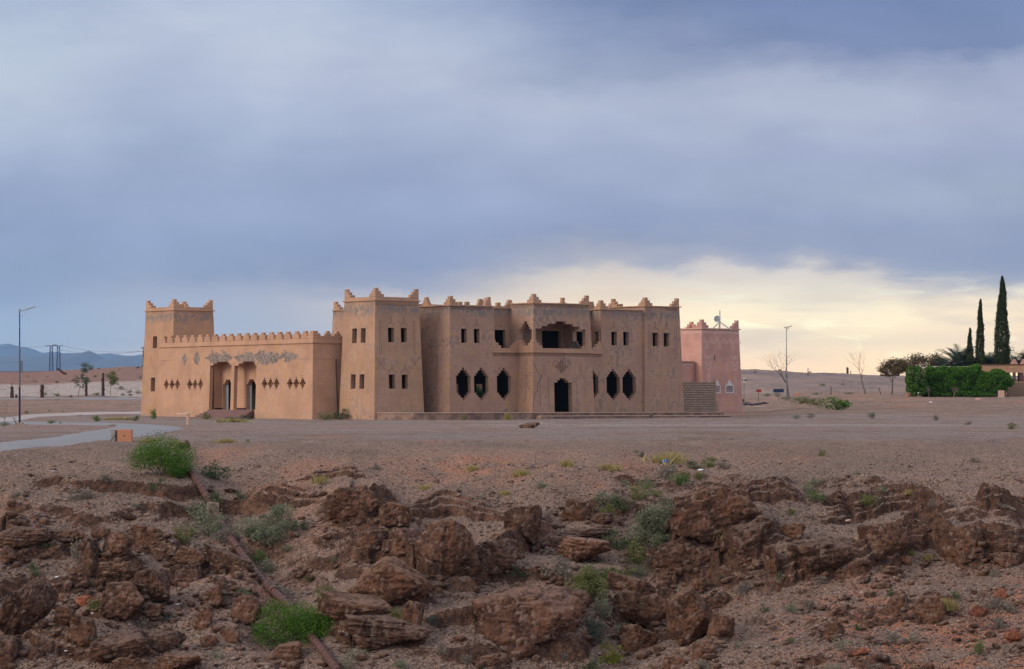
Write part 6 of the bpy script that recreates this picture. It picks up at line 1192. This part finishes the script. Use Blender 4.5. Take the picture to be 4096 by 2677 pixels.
q = MB(); q.box((ipx(3703, 331)-gr.x, -.3, -.2), (ipx(3720, 331)-gr.x, 2.8, HC+(EY-1473.6)*k-gr.z)); q.box((ipx(3720.1, 331)-gr.x, -.3, -.2), (ipx(3684+200, 331)-gr.x, 2.8, HC+(EY-1471.1)*k-gr.z)); q.build('wall', M['concrete'], rf)
def cypress(label, px, top, wpx, seed, n, Z=333., base=1588):
    g_ = gnd(px, Z); k = Z/F; hh = (base-top)*k; o = tag(empty('cypress', g_), label, 'cypress', 'tall cypresses'); rs = np.random.RandomState(seed); t_ = rs.uniform(0, 1, n)**.85
    prof = np.interp(t_, [0, .08, .3, .5, .7, .85, .95, 1], [.55, .95, 1, .88, .62, .42, .22, .05]); a = rs.uniform(0, 2*pi, n); lump = .78+.5*fbm(a*2.2+seed, t_*22+0*a, 3, seed)
    r = wpx*k/2*prof*lump*np.sqrt(rs.uniform(.35, 1, n))*np.where(rs.uniform(size=n) < .06, 1.22, 1); P = np.c_[np.cos(a)*r+fbm(t_*6, t_*0, 2, seed)*.3-.15, np.sin(a)*r, .5+t_*(hh-.5)]
    V, Q = leaves(P, .12, rs, up=1.4, aspect=.4); mesh_np('foliage', V, Q, LM['cypress'], o); q = MB(); q.tube((0, 0, -.2), (0, 0, hh*.9), .14, .02, 8); q.build('trunk', M['bark'], o); return o
cypress('tallest cypress, a thick dark column at the right', 4009, 1108, 62, 3, 15000); cypress('middle cypress, thinner and shorter, left of the tallest', 3921, 1200, 38, 4, 8000); cypress('smallest cypress, dark and ragged behind the palm', 3879, 1316, 34, 5, 3500)
for i, (px, L_, n, lb) in enumerate([(3845, 3.9, 60, 'large grey-green palm with fountain of fronds over the hedge'), (3960, 2.9, 46, 'palm between the two tall cypresses'), (4078, 2.6, 40, 'palm standing behind the stepped merlons of the house'), (3778, 2.0, 22, 'small palm left of the large palm'), (3900, 2.3, 30, 'palm partly hidden under the middle cypress')]):
    Z = 335.; g_ = gnd(px, Z); palm('palm', g_, L_, n, 80+i, LM['palm'], (1588-1478)*Z/F-.3, lb, 'palms behind the hedge', wid=.8, elr=(.35, 1.4))
X, Z, h = gp(4005, 1592); k = Z/F; cb = tag(empty('concrete_marker', (X, Z, h)), 'pink concrete post block standing before the hedge at right', 'block'); q = MB(); q.box((-12*k, 0, -.2), (13*k, .5, 28*k)); q.build('body', M['pinktrim'], cb, bevel=.02); q = MB(); q.box((-16*k, .1, 6*k), (-12.5*k, .4, 31*k)); q.build('meter', M['navy'], cb); q = MB(); q.tube((0, -.01, 11*k), (0, .03, 11*k), .03); q.build('hole', M['dark'], cb)
X, Z, h = gnd(3670, 322); k = Z/F; q = MB(); q.tube((0, 0, -.1), (3*k, 0, 14*k), .05); q.build('x', M['greypole']).name = 'ground_lamp'; o = bpy.data.objects['ground_lamp']; o.location = (X, Z, h); tag(o, 'small garden lamp post at the left foot of the hedge', 'lamp'); P, Fc = ico(2); mesh_np('globe', P*.09, Fc, M['white'], o, True, (3*k, 0, 15.5*k))
HAZE = 4.2e-5
# ------------------------------------------------------------------ evening haze over the plain
HZ = mat('thin_air', lambda t, b: None); nt = HZ.node_tree; nt.nodes.remove(nt.nodes['Principled BSDF'])
pv = nt.nodes.new('ShaderNodeVolumePrincipled'); pv.inputs['Color'].default_value = (.36, .62, 1, 1); pv.inputs['Density'].default_value = HAZE; pv.inputs['Anisotropy'].default_value = 0
nt.links.new(pv.outputs[0], nt.nodes['Material Output'].inputs['Volume'])
mb = MB(); mb.box((-32000, -120, -12), (56000, 29500, 640)); tag(mb.build('haze', HZ), 'thin blue evening haze over the plain and far mountains', 'haze', kind='stuff')
